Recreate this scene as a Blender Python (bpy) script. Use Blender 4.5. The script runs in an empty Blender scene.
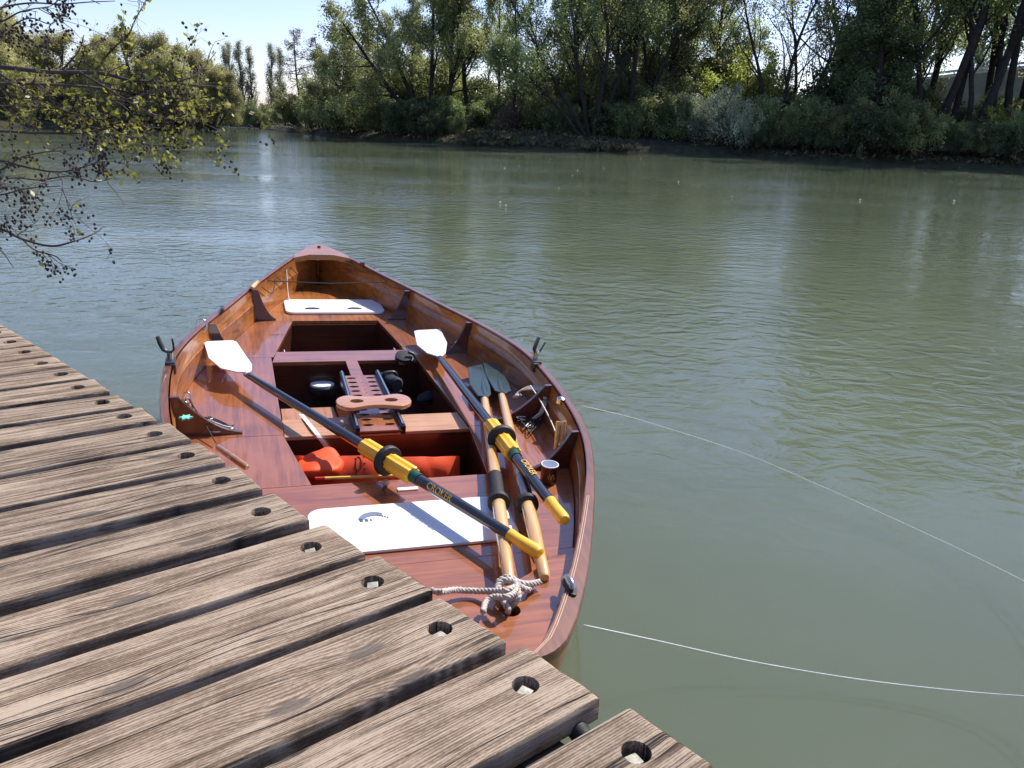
import bpy, bmesh, math, random
import numpy as np
from mathutils import Vector, Matrix, noise as mnoise
R = math.radians
sc = bpy.context.scene
col = sc.collection

# ------------------------------------------------------------------ camera
F, HC, VH, ROLL = 820.0, 1.8, 123.0, 2.0
TH = math.atan((384 - VH) / F)
_s, _c = math.sin(TH), math.cos(TH); _r = R(ROLL)
cf = np.array([0, _c, -_s]); _u = np.array([0, _s, _c]); _x = np.array([1.0, 0, 0])
cr = _x * math.cos(_r) + _u * math.sin(_r); cu = -_x * math.sin(_r) + _u * math.cos(_r)
CP = np.array([0, 0, HC])
def ray(u, v): return cr * (u - 512) / F - cu * (v - 384) / F + cf
def at(u, v, z=0.0):
    d = ray(u, v); t = (z - HC) / d[2]; return CP + d * t
def atd(u, v, dist):
    d = ray(u, v); return CP + d / d[1] * dist
cam = bpy.data.cameras.new('camera'); co = bpy.data.objects.new('camera', cam); col.objects.link(co)
cam.sensor_fit = 'HORIZONTAL'; cam.sensor_width = 36; cam.lens = 36 * F / 1024
cam.clip_start = 0.05; cam.clip_end = 5000
co.matrix_world = Matrix(((cr[0], cu[0], -cf[0], 0), (cr[1], cu[1], -cf[1], 0), (cr[2], cu[2], -cf[2], HC), (0, 0, 0, 1)))
sc.camera = co

# ------------------------------------------------------------------ light
SAZ, SEL = 44.0, 50.0            # azimuth clockwise from +Y, elevation
w = bpy.data.worlds.new('World'); sc.world = w; w.use_nodes = True
nt = w.node_tree; bg = nt.nodes['Background']; sky = nt.nodes.new('ShaderNodeTexSky')
sky.sky_type = 'NISHITA'; sky.sun_disc = False; sky.sun_elevation = R(SEL); sky.sun_rotation = R(SAZ)
sky.air_density = 1.0; sky.dust_density = 0.5; sky.ozone_density = 3.5
tn = nt.nodes.new('ShaderNodeVectorMath'); tn.operation = 'MULTIPLY'; tn.inputs[1].default_value = (1.04, .955, 1.11); nt.links.new(sky.outputs[0], tn.inputs[0]); nt.links.new(tn.outputs[0], bg.inputs[0]); bg.inputs[1].default_value = 0.13
sd = Vector((math.sin(R(SAZ)) * math.cos(R(SEL)), math.cos(R(SAZ)) * math.cos(R(SEL)), math.sin(R(SEL))))
sl = bpy.data.lights.new('sun', 'SUN'); sl.energy = 4.9; sl.angle = R(0.5); sl.color = (1, .95, .87)
so = bpy.data.objects.new('sun', sl); col.objects.link(so); so.rotation_euler = sd.to_track_quat('Z', 'Y').to_euler(); so.location = (0, 0, 40)
vs = sc.view_settings; vs.view_transform = 'Standard'; vs.look = 'None'; vs.exposure = 0.5; vs.gamma = 1.0; vs.use_curve_mapping = False
sc.cycles.max_bounces = 8; sc.cycles.diffuse_bounces = 6; sc.cycles.transparent_max_bounces = 8; sc.cycles.use_denoising = True
sc.cycles.caustics_reflective = False; sc.cycles.caustics_refractive = False

# ------------------------------------------------------------------ object helpers
def tag(o, label=None, cat=None, group=None, kind=None):
    if label: o['label'] = label
    if cat: o['category'] = cat
    if group: o['group'] = group
    if kind: o['kind'] = kind
    return o
def empty(name, label=None, cat=None, group=None, loc=(0, 0, 0), mat=None):
    o = bpy.data.objects.new(name, None); col.objects.link(o); o.empty_display_size = .2
    if mat is not None: o.matrix_world = mat
    else: o.location = loc
    return tag(o, label, cat, group)
class MB:
    def __init__(s): s.v = []; s.f = []
    def add(s, v, f):
        b = len(s.v); s.v += [tuple(x) for x in v]; s.f += [tuple(i + b for i in q) for q in f]; return s
    def box(s, c, d, M=None):
        v = [Vector((c[0] + x * d[0] / 2, c[1] + y * d[1] / 2, c[2] + z * d[2] / 2)) for x in (-1, 1) for y in (-1, 1) for z in (-1, 1)]
        if M is not None: v = [M @ q for q in v]
        return s.add(v, [(0, 1, 3, 2), (4, 6, 7, 5), (0, 4, 5, 1), (2, 3, 7, 6), (0, 2, 6, 4), (1, 5, 7, 3)])
    def prism(s, pts, z0, z1, M=None):
        n = len(pts)
        if sum(pts[i][0] * pts[(i + 1) % n][1] - pts[(i + 1) % n][0] * pts[i][1] for i in range(n)) < 0: pts = pts[::-1]
        g0 = z0 if callable(z0) else (lambda x, y: z0); g1 = z1 if callable(z1) else (lambda x, y: z1)
        v = [Vector((p[0], p[1], g0(p[0], p[1]))) for p in pts] + [Vector((p[0], p[1], g1(p[0], p[1]))) for p in pts]
        if M is not None: v = [M @ q for q in v]
        return s.add(v, [tuple(range(n - 1, -1, -1)), tuple(range(n, 2 * n))] + [(i, (i + 1) % n, n + (i + 1) % n, n + i) for i in range(n)])
    def tube(s, pts, r, n=8, cap=True, closed=False):
        pts = [Vector(p) for p in pts]; m = len(pts)
        rr = [r] * m if not hasattr(r, '__len__') else list(r)
        v = []; f = []; pn = None
        for i, p in enumerate(pts):
            if closed: t = pts[(i + 1) % m] - pts[i - 1]
            else: t = pts[min(i + 1, m - 1)] - pts[max(i - 1, 0)]
            if t.length < 1e-9: t = Vector((0, 0, 1))
            t.normalize()
            if pn is None: pn = t.orthogonal().normalized()
            pn = (pn - t * pn.dot(t))
            pn = pn.normalized() if pn.length > 1e-6 else t.orthogonal().normalized()
            b = t.cross(pn)
            for k in range(n):
                a = 2 * math.pi * k / n; v.append(p + (pn * math.cos(a) + b * math.sin(a)) * rr[i])
        for i in range(m if closed else m - 1):
            j = (i + 1) % m
            for k in range(n): f.append((i * n + k, i * n + (k + 1) % n, j * n + (k + 1) % n, j * n + k))
        if cap and not closed: f += [tuple(range(n - 1, -1, -1)), tuple(range((m - 1) * n, m * n))]
        return s.add(v, f)
    def lathe(s, prof, n=24, M=None, closed=False):
        v = []; f = []; m = len(prof)
        for r, z in prof:
            for k in range(n):
                a = 2 * math.pi * k / n; q = Vector((r * math.cos(a), r * math.sin(a), z)); v.append(M @ q if M is not None else q)
        for i in range(m if closed else m - 1):
            j = (i + 1) % m
            for k in range(n): f.append((i * n + k, i * n + (k + 1) % n, j * n + (k + 1) % n, j * n + k))
        if not closed: f += [tuple(range(n - 1, -1, -1)), tuple(range((m - 1) * n, m * n))]
        return s.add(v, f)
    def build(s, name, mat, parent=None, smooth=False, bevel=0, seg=2, fix=True):
        me = bpy.data.meshes.new(name); me.from_pydata([tuple(x) for x in s.v], [], s.f); me.update()
        if fix:
            bm = bmesh.new(); bm.from_mesh(me); bmesh.ops.recalc_face_normals(bm, faces=bm.faces)
            if bevel: bmesh.ops.bevel(bm, geom=[e for e in bm.edges if len(e.link_faces) == 2 and e.calc_face_angle(0) > .5], offset=bevel, segments=seg, affect='EDGES', profile=.6)
            bm.to_mesh(me); bm.free()
        if smooth:
            me.shade_smooth()
            if smooth != 'all':
                try: me.set_sharp_from_angle(angle=R(40))
                except Exception: pass
        me.materials.append(mat)
        o = bpy.data.objects.new(name, me); col.objects.link(o)
        if parent: o.parent = parent
        return o
def boolean(o, cutter):
    m = o.modifiers.new('b', 'BOOLEAN'); m.object = cutter; m.operation = 'DIFFERENCE'; m.solver = 'EXACT'
    dg = bpy.context.evaluated_depsgraph_get(); ne = bpy.data.meshes.new_from_object(o.evaluated_get(dg)); ne.name = o.name
    o.modifiers.clear(); old = o.data; o.data = ne
    bpy.data.meshes.remove(old); cm = cutter.data; bpy.data.objects.remove(cutter); bpy.data.meshes.remove(cm)
def crom(tab, n=8):
    out = []
    P = [np.array(p, float) for p in tab]; P = [2 * P[0] - P[1]] + P + [2 * P[-1] - P[-2]]
    for i in range(1, len(P) - 2):
        for k in range(n):
            t = k / n; a, b, c, d = P[i - 1:i + 3]
            out.append(.5 * ((2 * b) + (-a + c) * t + (2 * a - 5 * b + 4 * c - d) * t * t + (-a + 3 * b - 3 * c + d) * t ** 3))
    out.append(P[-2]); return out

# ------------------------------------------------------------------ materials
def mat(name):
    m = bpy.data.materials.new(name); m.use_nodes = True
    n = m.node_tree.nodes; return m, n, m.node_tree.links, n['Principled BSDF']
def plain(name, c, rough=.5, metal=0, coat=0, var=.12, scale=30, bump=0, spec=None):
    m, n, l, b = mat(name)
    tc = n.new('ShaderNodeTexCoord'); no = n.new('ShaderNodeTexNoise'); no.inputs['Scale'].default_value = scale; no.inputs['Detail'].default_value = 5
    l.new(tc.outputs['Object'], no.inputs['Vector'])
    mr = n.new('ShaderNodeMapRange'); mr.inputs[1].default_value = .3; mr.inputs[2].default_value = .7; mr.inputs[3].default_value = 1 - var; mr.inputs[4].default_value = 1 + var
    l.new(no.outputs[0], mr.inputs[0])
    mx = n.new('ShaderNodeVectorMath'); mx.operation = 'SCALE'; mx.inputs[0].default_value = c[:3]; l.new(mr.outputs[0], mx.inputs['Scale'])
    l.new(mx.outputs[0], b.inputs['Base Color'])
    b.inputs['Roughness'].default_value = rough; b.inputs['Metallic'].default_value = metal; b.inputs['Coat Weight'].default_value = coat; b.inputs['Coat Roughness'].default_value = .06
    if spec is not None: b.inputs['Specular IOR Level'].default_value = spec
    if bump:
        bp = n.new('ShaderNodeBump'); bp.inputs['Distance'].default_value = bump; l.new(no.outputs[0], bp.inputs['Height']); l.new(bp.outputs[0], b.inputs['Normal'])
    return m
def varnish(name, dark, light, axis='Y', rough=.3, coat=1.0, blotch=1.0, seed=0.0, cr_=.05):
    """varnished mahogany / timber, grain along the given object axis"""
    m, n, l, b = mat(name)
    tc = n.new('ShaderNodeTexCoord'); mp = n.new('ShaderNodeMapping'); l.new(tc.outputs['Object'], mp.inputs[0])
    sc_ = {'Y': (28, 1.6, 28), 'X': (1.6, 28, 28), 'Z': (28, 28, 1.6)}[axis]
    mp.inputs['Scale'].default_value = sc_; mp.inputs['Location'].default_value = (seed, seed * 1.7, seed * .6)
    no = n.new('ShaderNodeTexNoise'); no.inputs['Scale'].default_value = 1.4; no.inputs['Detail'].default_value = 7; no.inputs['Roughness'].default_value = .62; no.inputs['Distortion'].default_value = .6; l.new(mp.outputs[0], no.inputs['Vector'])
    n2 = n.new('ShaderNodeTexNoise'); n2.inputs['Scale'].default_value = 4.5; n2.inputs['Detail'].default_value = 3; l.new(tc.outputs['Object'], n2.inputs['Vector'])
    mp3 = n.new('ShaderNodeMapping'); mp3.inputs['Scale'].default_value = tuple(x * 6 if x > 5 else x * 2.5 for x in sc_); l.new(tc.outputs['Object'], mp3.inputs[0])
    n3 = n.new('ShaderNodeTexNoise'); n3.inputs['Scale'].default_value = 1.5; n3.inputs['Detail'].default_value = 2; l.new(mp3.outputs[0], n3.inputs['Vector'])
    ad = n.new('ShaderNodeMath'); ad.operation = 'MULTIPLY_ADD'; ad.inputs[1].default_value = .55 * blotch; l.new(n2.outputs[0], ad.inputs[0]); l.new(no.outputs[0], ad.inputs[2])
    ad2 = n.new('ShaderNodeMath'); ad2.operation = 'MULTIPLY_ADD'; ad2.inputs[1].default_value = .25; l.new(n3.outputs[0], ad2.inputs[0]); l.new(ad.outputs[0], ad2.inputs[2])
    rp = n.new('ShaderNodeValToRGB'); rp.color_ramp.elements[0].position = .48 + .1 * blotch; rp.color_ramp.elements[1].position = .92 + .22 * blotch
    rp.color_ramp.elements[0].color = (*dark, 1); rp.color_ramp.elements[1].color = (*light, 1); l.new(ad2.outputs[0], rp.inputs[0])
    l.new(rp.outputs[0], b.inputs['Base Color'])
    b.inputs['Roughness'].default_value = rough; b.inputs['Coat Weight'].default_value = coat; b.inputs['Coat Roughness'].default_value = cr_; b.inputs['Coat IOR'].default_value = 1.62
    bp = n.new('ShaderNodeBump'); bp.inputs['Distance'].default_value = .0007; bp.inputs['Strength'].default_value = .6; l.new(n2.outputs[0], bp.inputs['Height']); l.new(bp.outputs[0], b.inputs['Coat Normal'])
    bq = n.new('ShaderNodeBump'); bq.inputs['Distance'].default_value = .0006; l.new(no.outputs[0], bq.inputs['Height']); l.new(bq.outputs[0], b.inputs['Normal'])
    return m
MAH_D, MAH_L = (.13, .036, .016), (.33, .112, .036)
M_deck = varnish('varnished mahogany deck', MAH_D, MAH_L, 'Y')
M_deckx = varnish('varnished mahogany crosswise', MAH_D, MAH_L, 'X', seed=3.1)
M_hull = varnish('varnished hull planking', (.050, .012, .004), (.37, .125, .022), 'Y', seed=7.7, rough=.4, coat=.5)
M_gun = varnish('varnished gunwale', (.060, .017, .006), (.19, .060, .017), 'Y', seed=1.3, coat=.8, rough=.35)
M_knee = varnish('dark knee timber', (.030, .008, .005), (.09, .024, .012), 'X', seed=5.3)
M_well_shade = varnish('shade-darkened footwell timber', (.020, .006, .004), (.075, .022, .010), 'X', seed=9.1, coat=.3)  # near-black tone puts the shade inside the wells into the timber colour
M_floor_sun = varnish('sun-lightened floor timber', (.16, .06, .025), (.42, .19, .09), 'Y', seed=2.1, coat=.2, rough=.5)  # lighter tone paints the sun on part of the well floor
M_board = varnish('oak tread', (.24, .10, .04), (.50, .26, .13), 'X', seed=4.1, coat=.3, rough=.45)
M_brh = varnish('breasthook timber', (.20, .08, .03), (.42, .19, .075), 'X', seed=8.1)
M_spruce = varnish('varnished spruce', (.58, .30, .09), (.82, .52, .21), 'X', seed=6.1, blotch=.4)
M_seat = varnish('seat timber', (.40, .17, .06), (.62, .30, .13), 'X', seed=6.6, blotch=.3)
M_inlay = plain('pale inlay', (.62, .40, .26), .35, coat=.5)
M_white = plain('white gelcoat', (.82, .82, .80), .35, coat=.4, var=.02, scale=6)
M_grey = plain('grey print', (.16, .19, .27), .5)
M_dgrey = plain('dark print', (.09, .10, .15), .5)
M_black = plain('black plastic', (.018, .018, .02), .4, var=.2)
M_rubber = plain('black rubber', (.015, .014, .014), .6, bump=.002, scale=60)
M_carbon = plain('carbon shaft', (.014, .014, .018), .28, coat=1, var=.3, scale=40)
M_yellow = plain('yellow sleeve', (.88, .46, .035), .42, var=.06)
M_yell2 = plain('yellow print', (.75, .45, .08), .5)
M_greent = plain('green tape', (.006, .07, .05), .4)
M_gblade = plain('dark green blade', (.016, .036, .030), .35, coat=.3, var=.35, scale=14)
M_steel = plain('steel', (.55, .54, .52), .25, 1.0, scale=50)
M_dsteel = plain('dull steel', (.12, .11, .11), .35, .9, scale=60)
M_alu = plain('black anodised rail', (.008, .010, .018), .3, .3)
M_orange = plain('orange cloth', (.85, .070, .004), .62, var=.12, scale=7, bump=.006)
M_rope = plain('braided rope', (.50, .44, .38), .85, var=.35, scale=120, bump=.003)
M_cord = plain('black cord', (.02, .018, .018), .7)
M_wline = plain('pale cord', (.78, .76, .70), .6)
M_red = plain('red paint', (.55, .02, .02), .4)
M_tin = plain('printed tin', (.10, .05, .03), .35, .5, var=.4, scale=45)
M_gold = plain('pale gold print', (.62, .44, .16), .4, .4)
M_fab = plain('dark webbing', (.012, .012, .016), .75, var=.3, scale=90, bump=.002)
M_mint = plain('mint plastic', (.18, .55, .45), .4)
M_cork = plain('cork', (.55, .38, .25), .8, var=.3, scale=80)
M_bolt = plain('galvanised bolt', (.33, .32, .26), .6, .15, var=.35, scale=70, bump=.002)
M_conc = plain('weathered concrete', (.33, .34, .30), .9, var=.2, scale=.8)
M_wpaint = plain('white painted steel', (.80, .79, .76), .5, var=.05)

def plank_mat():
    m, n, l, b = mat('weathered plank')
    def N(t, **k):
        q = n.new(t)
        for a, v in k.items(): setattr(q, a, v)
        return q
    def mth(op, a, bb=None, c=None):
        q = N('ShaderNodeMath', operation=op)
        for i, x in enumerate((a, bb, c)):
            if x is None: continue
            if isinstance(x, (int, float)): q.inputs[i].default_value = x
            else: l.new(x, q.inputs[i])
        return q.outputs[0]
    tc = N('ShaderNodeTexCoord'); oi = N('ShaderNodeObjectInfo')
    rnd = mth('MULTIPLY', oi.outputs['Random'], 60.0)
    cmb = N('ShaderNodeCombineXYZ'); l.new(rnd, cmb.inputs[0]); l.new(rnd, cmb.inputs[2])
    r2 = mth('MULTIPLY', oi.outputs['Random'], 7.3); l.new(r2, cmb.inputs[1])
    ad = N('ShaderNodeVectorMath', operation='ADD'); l.new(tc.outputs['Object'], ad.inputs[0]); l.new(cmb.outputs[0], ad.inputs[1])
    P = ad.outputs[0]
    def mapn(scale, src=P):
        q = N('ShaderNodeMapping'); q.inputs['Scale'].default_value = scale; l.new(src, q.inputs[0]); return q.outputs[0]
    def noi(vec, s, d=4, ro=.55, dist=0):
        q = N('ShaderNodeTexNoise'); q.inputs['Scale'].default_value = s; q.inputs['Detail'].default_value = d; q.inputs['Roughness'].default_value = ro; q.inputs['Distortion'].default_value = dist; l.new(vec, q.inputs['Vector']); return q.outputs[0]
    # knots: sparse voronoi cells in stretched space
    vo = N('ShaderNodeTexVoronoi'); vo.voronoi_dimensions = '2D'; vo.inputs['Scale'].default_value = 1.0; l.new(mapn((1.5, 4.2, 1)), vo.inputs['Vector'])
    kd = vo.outputs['Distance']
    kn = mth('POWER', mth('MAXIMUM', mth('SUBTRACT', 1.0, mth('MULTIPLY', kd, 2.6)), 0.0), 2.0)
    sep = N('ShaderNodeSeparateXYZ'); l.new(P, sep.inputs[0])
    wob = noi(mapn((1.3, 3.5, 1)), 1.0, 2)
    ring = mth('ADD', mth('ADD', sep.outputs[1], mth('MULTIPLY', wob, .05)), mth('MULTIPLY', kn, .032))
    fine = noi(mapn((3, 60, 60)), 1.0, 4, .6)
    ph = mth('ADD', mth('MULTIPLY', ring, 950.0), mth('MULTIPLY', fine, 9.0))
    line = mth('MULTIPLY_ADD', mth('SINE', ph), .5, .5)
    stre = noi(mapn((1.3, 60, 60)), 1.3, 9, .72, .2)
    blot = noi(mapn((2.2, 7.5, 1)), 1.9, 6, .65)
    # cracks
    cmbr = N('ShaderNodeCombineXYZ'); l.new(mth('MULTIPLY', sep.outputs[0], .45), cmbr.inputs[0]); l.new(mth('MULTIPLY', ring, 13.0), cmbr.inputs[1]); l.new(rnd, cmbr.inputs[2])
    cn = noi(cmbr.outputs[0], 1.6, 3, .5)
    cabs = mth('ABSOLUTE', mth('SUBTRACT', cn, .5))
    crk = N('ShaderNodeMapRange'); crk.inputs[1].default_value = 0; crk.inputs[2].default_value = .016; crk.inputs[3].default_value = 1; crk.inputs[4].default_value = 0; l.new(cabs, crk.inputs[0])
    gate = N('ShaderNodeMapRange'); gate.inputs[1].default_value = .40; gate.inputs[2].default_value = .50; l.new(noi(mapn((.7, 9, 1)), 1.2, 2), gate.inputs[0])
    crack = mth('MULTIPLY', crk.outputs[0], gate.outputs[0])
    spk = noi(mapn((60, 200, 200)), 1.5, 4, .7)
    h = mth('ADD', mth('ADD', mth('MULTIPLY_ADD', line, .15, mth('MULTIPLY', mth('SUBTRACT', spk, .5), .45)), mth('MULTIPLY', stre, .98)), mth('MULTIPLY', blot, .62))
    rp = N('ShaderNodeValToRGB'); e = rp.color_ramp.elements
    e[0].position = .56; e[0].color = (.045, .031, .019, 1); e[1].position = 1.10; e[1].color = (.42, .325, .235, 1)
    e2 = rp.color_ramp.elements.new(.80); e2.color = (.170, .115, .074, 1); l.new(h, rp.inputs[0])
    knc = N('ShaderNodeMapRange'); knc.inputs[1].default_value = .62; knc.inputs[2].default_value = .72; l.new(kn, knc.inputs[0])
    m1 = N('ShaderNodeMix', data_type='RGBA'); l.new(mth('MULTIPLY', knc.outputs[0], .75), m1.inputs[0]); l.new(rp.outputs[0], m1.inputs[6]); m1.inputs[7].default_value = (.10, .08, .065, 1)
    m2 = N('ShaderNodeMix', data_type='RGBA'); l.new(mth('MULTIPLY', crack, .9), m2.inputs[0]); l.new(m1.outputs[2], m2.inputs[6]); m2.inputs[7].default_value = (.018, .014, .012, 1)
    hv = N('ShaderNodeHueSaturation'); l.new(m2.outputs[2], hv.inputs['Color'])
    mrv = N('ShaderNodeMapRange'); mrv.inputs[3].default_value = .86; mrv.inputs[4].default_value = 1.12; l.new(oi.outputs['Random'], mrv.inputs[0]); l.new(mrv.outputs[0], hv.inputs['Value'])
    l.new(hv.outputs[0], b.inputs['Base Color']); b.inputs['Roughness'].default_value = .8; b.inputs['Specular IOR Level'].default_value = .3
    hh = mth('SUBTRACT', mth('ADD', mth('MULTIPLY', line, .35), mth('MULTIPLY', stre, 1.8)), mth('MULTIPLY', crack, 3.0))
    bp = N('ShaderNodeBump'); bp.inputs['Distance'].default_value = .0022; bp.inputs['Strength'].default_value = 1; l.new(hh, bp.inputs['Height']); l.new(bp.outputs[0], b.inputs['Normal'])
    return m
M_plank = plank_mat()

def water_mat():
    m, n, l, b = mat('river water')
    tc = n.new('ShaderNodeTexCoord')
    def noi(scale, s, d, ro=.5, dist=0, loc=(0, 0, 0), rot=0):
        mp = n.new('ShaderNodeMapping'); mp.inputs['Scale'].default_value = scale; mp.inputs['Location'].default_value = loc; mp.inputs['Rotation'].default_value = (0, 0, rot); l.new(tc.outputs['Object'], mp.inputs[0])
        q = n.new('ShaderNodeTexNoise'); q.inputs['Scale'].default_value = s; q.inputs['Detail'].default_value = d; q.inputs['Roughness'].default_value = ro; q.inputs['Distortion'].default_value = dist; l.new(mp.outputs[0], q.inputs['Vector']); return q.outputs[0]
    def mth(op, a, bb=None, c=None):
        q = n.new('ShaderNodeMath'); q.operation = op
        for i, x in enumerate((a, bb, c)):
            if x is None: continue
            if isinstance(x, (int, float)): q.inputs[i].default_value = x
            else: l.new(x, q.inputs[i])
        return q.outputs[0]
    sep = n.new('ShaderNodeSeparateXYZ'); l.new(tc.outputs['Object'], sep.inputs[0])
    # ripples fade where the jetty and boat shelter the water
    mr = n.new('ShaderNodeMapRange'); mr.interpolation_type = 'SMOOTHSTEP'; mr.inputs[1].default_value = 3.2; mr.inputs[2].default_value = 7.5; mr.inputs[3].default_value = .10; mr.inputs[4].default_value = 1.0
    dd = mth('ADD', mth('ADD', sep.outputs[1], mth('MULTIPLY', sep.outputs[0], .25)), mth('MULTIPLY', noi((1, 1, 1), .5, 2), 2.0)); l.new(mth('SUBTRACT', dd, .5), mr.inputs[0])
    patch = n.new('ShaderNodeMapRange'); patch.inputs[1].default_value = .38; patch.inputs[2].default_value = .62; patch.inputs[3].default_value = .35; patch.inputs[4].default_value = 1.25
    l.new(noi((.7, 1.4, 1), .13, 2), patch.inputs[0])
    h = mth('ADD', mth('MULTIPLY', noi((1, 1.25, 1), 4.2, 4, .45, .7, rot=.15), .023), mth('MULTIPLY', noi((1, 1.3, 1), 10, 3, .55, .3, rot=-.2), .0048))
    h2 = mth('MULTIPLY', mth('MULTIPLY', h, mr.outputs[0]), patch.outputs[0])
    h3 = mth('ADD', h2, mth('MULTIPLY', noi((.8, 1.5, 1), .9, 2), .012))
    bp = n.new('ShaderNodeBump'); bp.inputs['Distance'].default_value = 1; bp.inputs['Strength'].default_value = 1; l.new(h3, bp.inputs['Height']); l.new(bp.outputs[0], b.inputs['Normal'])
    cl = n.new('ShaderNodeMapRange'); cl.inputs[1].default_value = .3; cl.inputs[2].default_value = .7; cl.inputs[3].default_value = .93; cl.inputs[4].default_value = 1.07; l.new(noi((1, 1, 1), .6, 3), cl.inputs[0])
    vm = n.new('ShaderNodeVectorMath'); vm.operation = 'SCALE'; vm.inputs[0].default_value = (.100, .120, .076); l.new(cl.outputs[0], vm.inputs['Scale']); l.new(vm.outputs[0], b.inputs['Base Color'])
    b.inputs['Roughness'].default_value = .03; b.inputs['IOR'].default_value = 1.333
    b.inputs['Subsurface Weight'].default_value = 1; b.inputs['Subsurface Radius'].default_value = (.9, 1.1, .7); b.inputs['Subsurface Scale'].default_value = 1
    return m
M_water = water_mat()

def ground_mat(name, c1, c2, scale=1.2):
    m, n, l, b = mat(name)
    tc = n.new('ShaderNodeTexCoord'); no = n.new('ShaderNodeTexNoise'); no.inputs['Scale'].default_value = scale; no.inputs['Detail'].default_value = 8; no.inputs['Roughness'].default_value = .65; l.new(tc.outputs['Object'], no.inputs['Vector'])
    rp = n.new('ShaderNodeValToRGB'); rp.color_ramp.elements[0].position = .38; rp.color_ramp.elements[1].position = .62; rp.color_ramp.elements[0].color = (*c1, 1); rp.color_ramp.elements[1].color = (*c2, 1); l.new(no.outputs[0], rp.inputs[0]); l.new(rp.outputs[0], b.inputs['Base Color']); b.inputs['Roughness'].default_value = .95
    bp = n.new('ShaderNodeBump'); bp.inputs['Distance'].default_value = .15; l.new(no.outputs[0], bp.inputs['Height']); l.new(bp.outputs[0], b.inputs['Normal'])
    return m
M_bank = ground_mat('bank earth and grass', (.016, .014, .009), (.050, .052, .022))
M_bed = ground_mat('river bed', (.03, .03, .02), (.06, .055, .035), .5)

def leaf_mat(name, c, var=.5, trans=.6, scale=.35, c2=None):
    m, n, l, b = mat(name); n.remove(b)
    out = n['Material Output']
    tc = n.new('ShaderNodeTexCoord'); no = n.new('ShaderNodeTexNoise'); no.inputs['Scale'].default_value = scale; no.inputs['Detail'].default_value = 4; l.new(tc.outputs['Object'], no.inputs['Vector'])
    rp = n.new('ShaderNodeValToRGB'); rp.color_ramp.elements[0].position = .35; rp.color_ramp.elements[1].position = .65
    a = tuple(x * (1 - var) for x in c); bb = c2 if c2 else tuple(x * (1 + var) for x in c)
    rp.color_ramp.elements[0].color = (*a, 1); rp.color_ramp.elements[1].color = (*bb, 1); l.new(no.outputs[0], rp.inputs[0])
    oi = n.new('ShaderNodeObjectInfo'); mr = n.new('ShaderNodeMapRange'); mr.inputs[3].default_value = .8; mr.inputs[4].default_value = 1.2; l.new(oi.outputs['Random'], mr.inputs[0])
    hv = n.new('ShaderNodeHueSaturation'); l.new(mr.outputs[0], hv.inputs['Value']); l.new(rp.outputs[0], hv.inputs['Color'])
    d = n.new('ShaderNodeBsdfDiffuse'); t = n.new('ShaderNodeBsdfTranslucent'); g = n.new('ShaderNodeBsdfGlossy'); g.inputs['Roughness'].default_value = .45
    l.new(hv.outputs[0], d.inputs[0]); l.new(hv.outputs[0], t.inputs[0])
    mx = n.new('ShaderNodeMixShader'); mx.inputs[0].default_value = trans; l.new(d.outputs[0], mx.inputs[1]); l.new(t.outputs[0], mx.inputs[2])
    m2 = n.new('ShaderNodeMixShader'); m2.inputs[0].default_value = .05; l.new(mx.outputs[0], m2.inputs[1]); l.new(g.outputs[0], m2.inputs[2]); l.new(m2.outputs[0], out.inputs[0])
    return m
L_olive = leaf_mat('olive spring foliage', (.31, .33, .125))
L_green = leaf_mat('fresh green foliage', (.26, .325, .12))
L_yellow = leaf_mat('yellow green foliage', (.34, .38, .08))
L_dark = leaf_mat('dark ivy foliage', (.14, .18, .07), trans=.5)
L_pale = leaf_mat('pale grey green foliage', (.40, .46, .21))
L_silver = leaf_mat('silver willow foliage', (.46, .50, .34), trans=.45)
L_brown = leaf_mat('brown catkins', (.20, .15, .11), trans=.45)
L_bud = leaf_mat('yellow young leaves', (.34, .34, .05), var=.35, trans=.5, scale=3)
L_cone = plain('dark alder cones', (.030, .018, .016), .8, var=.4)
L_grass = leaf_mat('dry and green grass', (.075, .085, .03), scale=.8, c2=(.17, .15, .07), trans=.3)
def bark(name, c):
    return plain(name, c, .95, var=.45, scale=3.5, bump=.03)
B_dark = bark('dark bark', (.030, .024, .020)); B_grey = bark('grey bark', (.075, .068, .058)); B_tw = bark('reddish twig bark', (.085, .060, .055))

# ------------------------------------------------------------------ setting
def sheet(name, z, size, m):
    s = MB(); s.add([(-size, -size, z), (size, -size, z), (size, size, z), (-size, size, z)], [(0, 1, 2, 3)]); o = s.build(name, m); tag(o, kind='structure'); return o
sheet('riverbed', -1.6, 2500, M_bed)
sheet('river_water', 0.0, 2400, M_water)
rng = random.Random(5)
far_px = [(1500, 186), (1250, 176), (1100, 171), (1024, 168), (960, 165.5), (900, 163), (820, 160), (740, 156), (670, 154), (600, 152), (560, 150), (520, 148), (470, 146), (420, 143), (370, 140), (330, 137), (305, 134), (283, 132), (268, 130)]
far_sh = [tuple(at(u, v)[:2]) for u, v in far_px]
x_, y_ = far_sh[-1]
far_sh += [(x_ - 4, y_ + 14), (x_ - 14, y_ + 24), (x_ - 40, y_ + 26), (x_ - 90, y_ + 30), (-420, 190)]
far_sh = [(far_sh[0][0] + 260, far_sh[0][1] - 20), (far_sh[0][0] + 60, far_sh[0][1] - 4)] + far_sh
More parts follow.
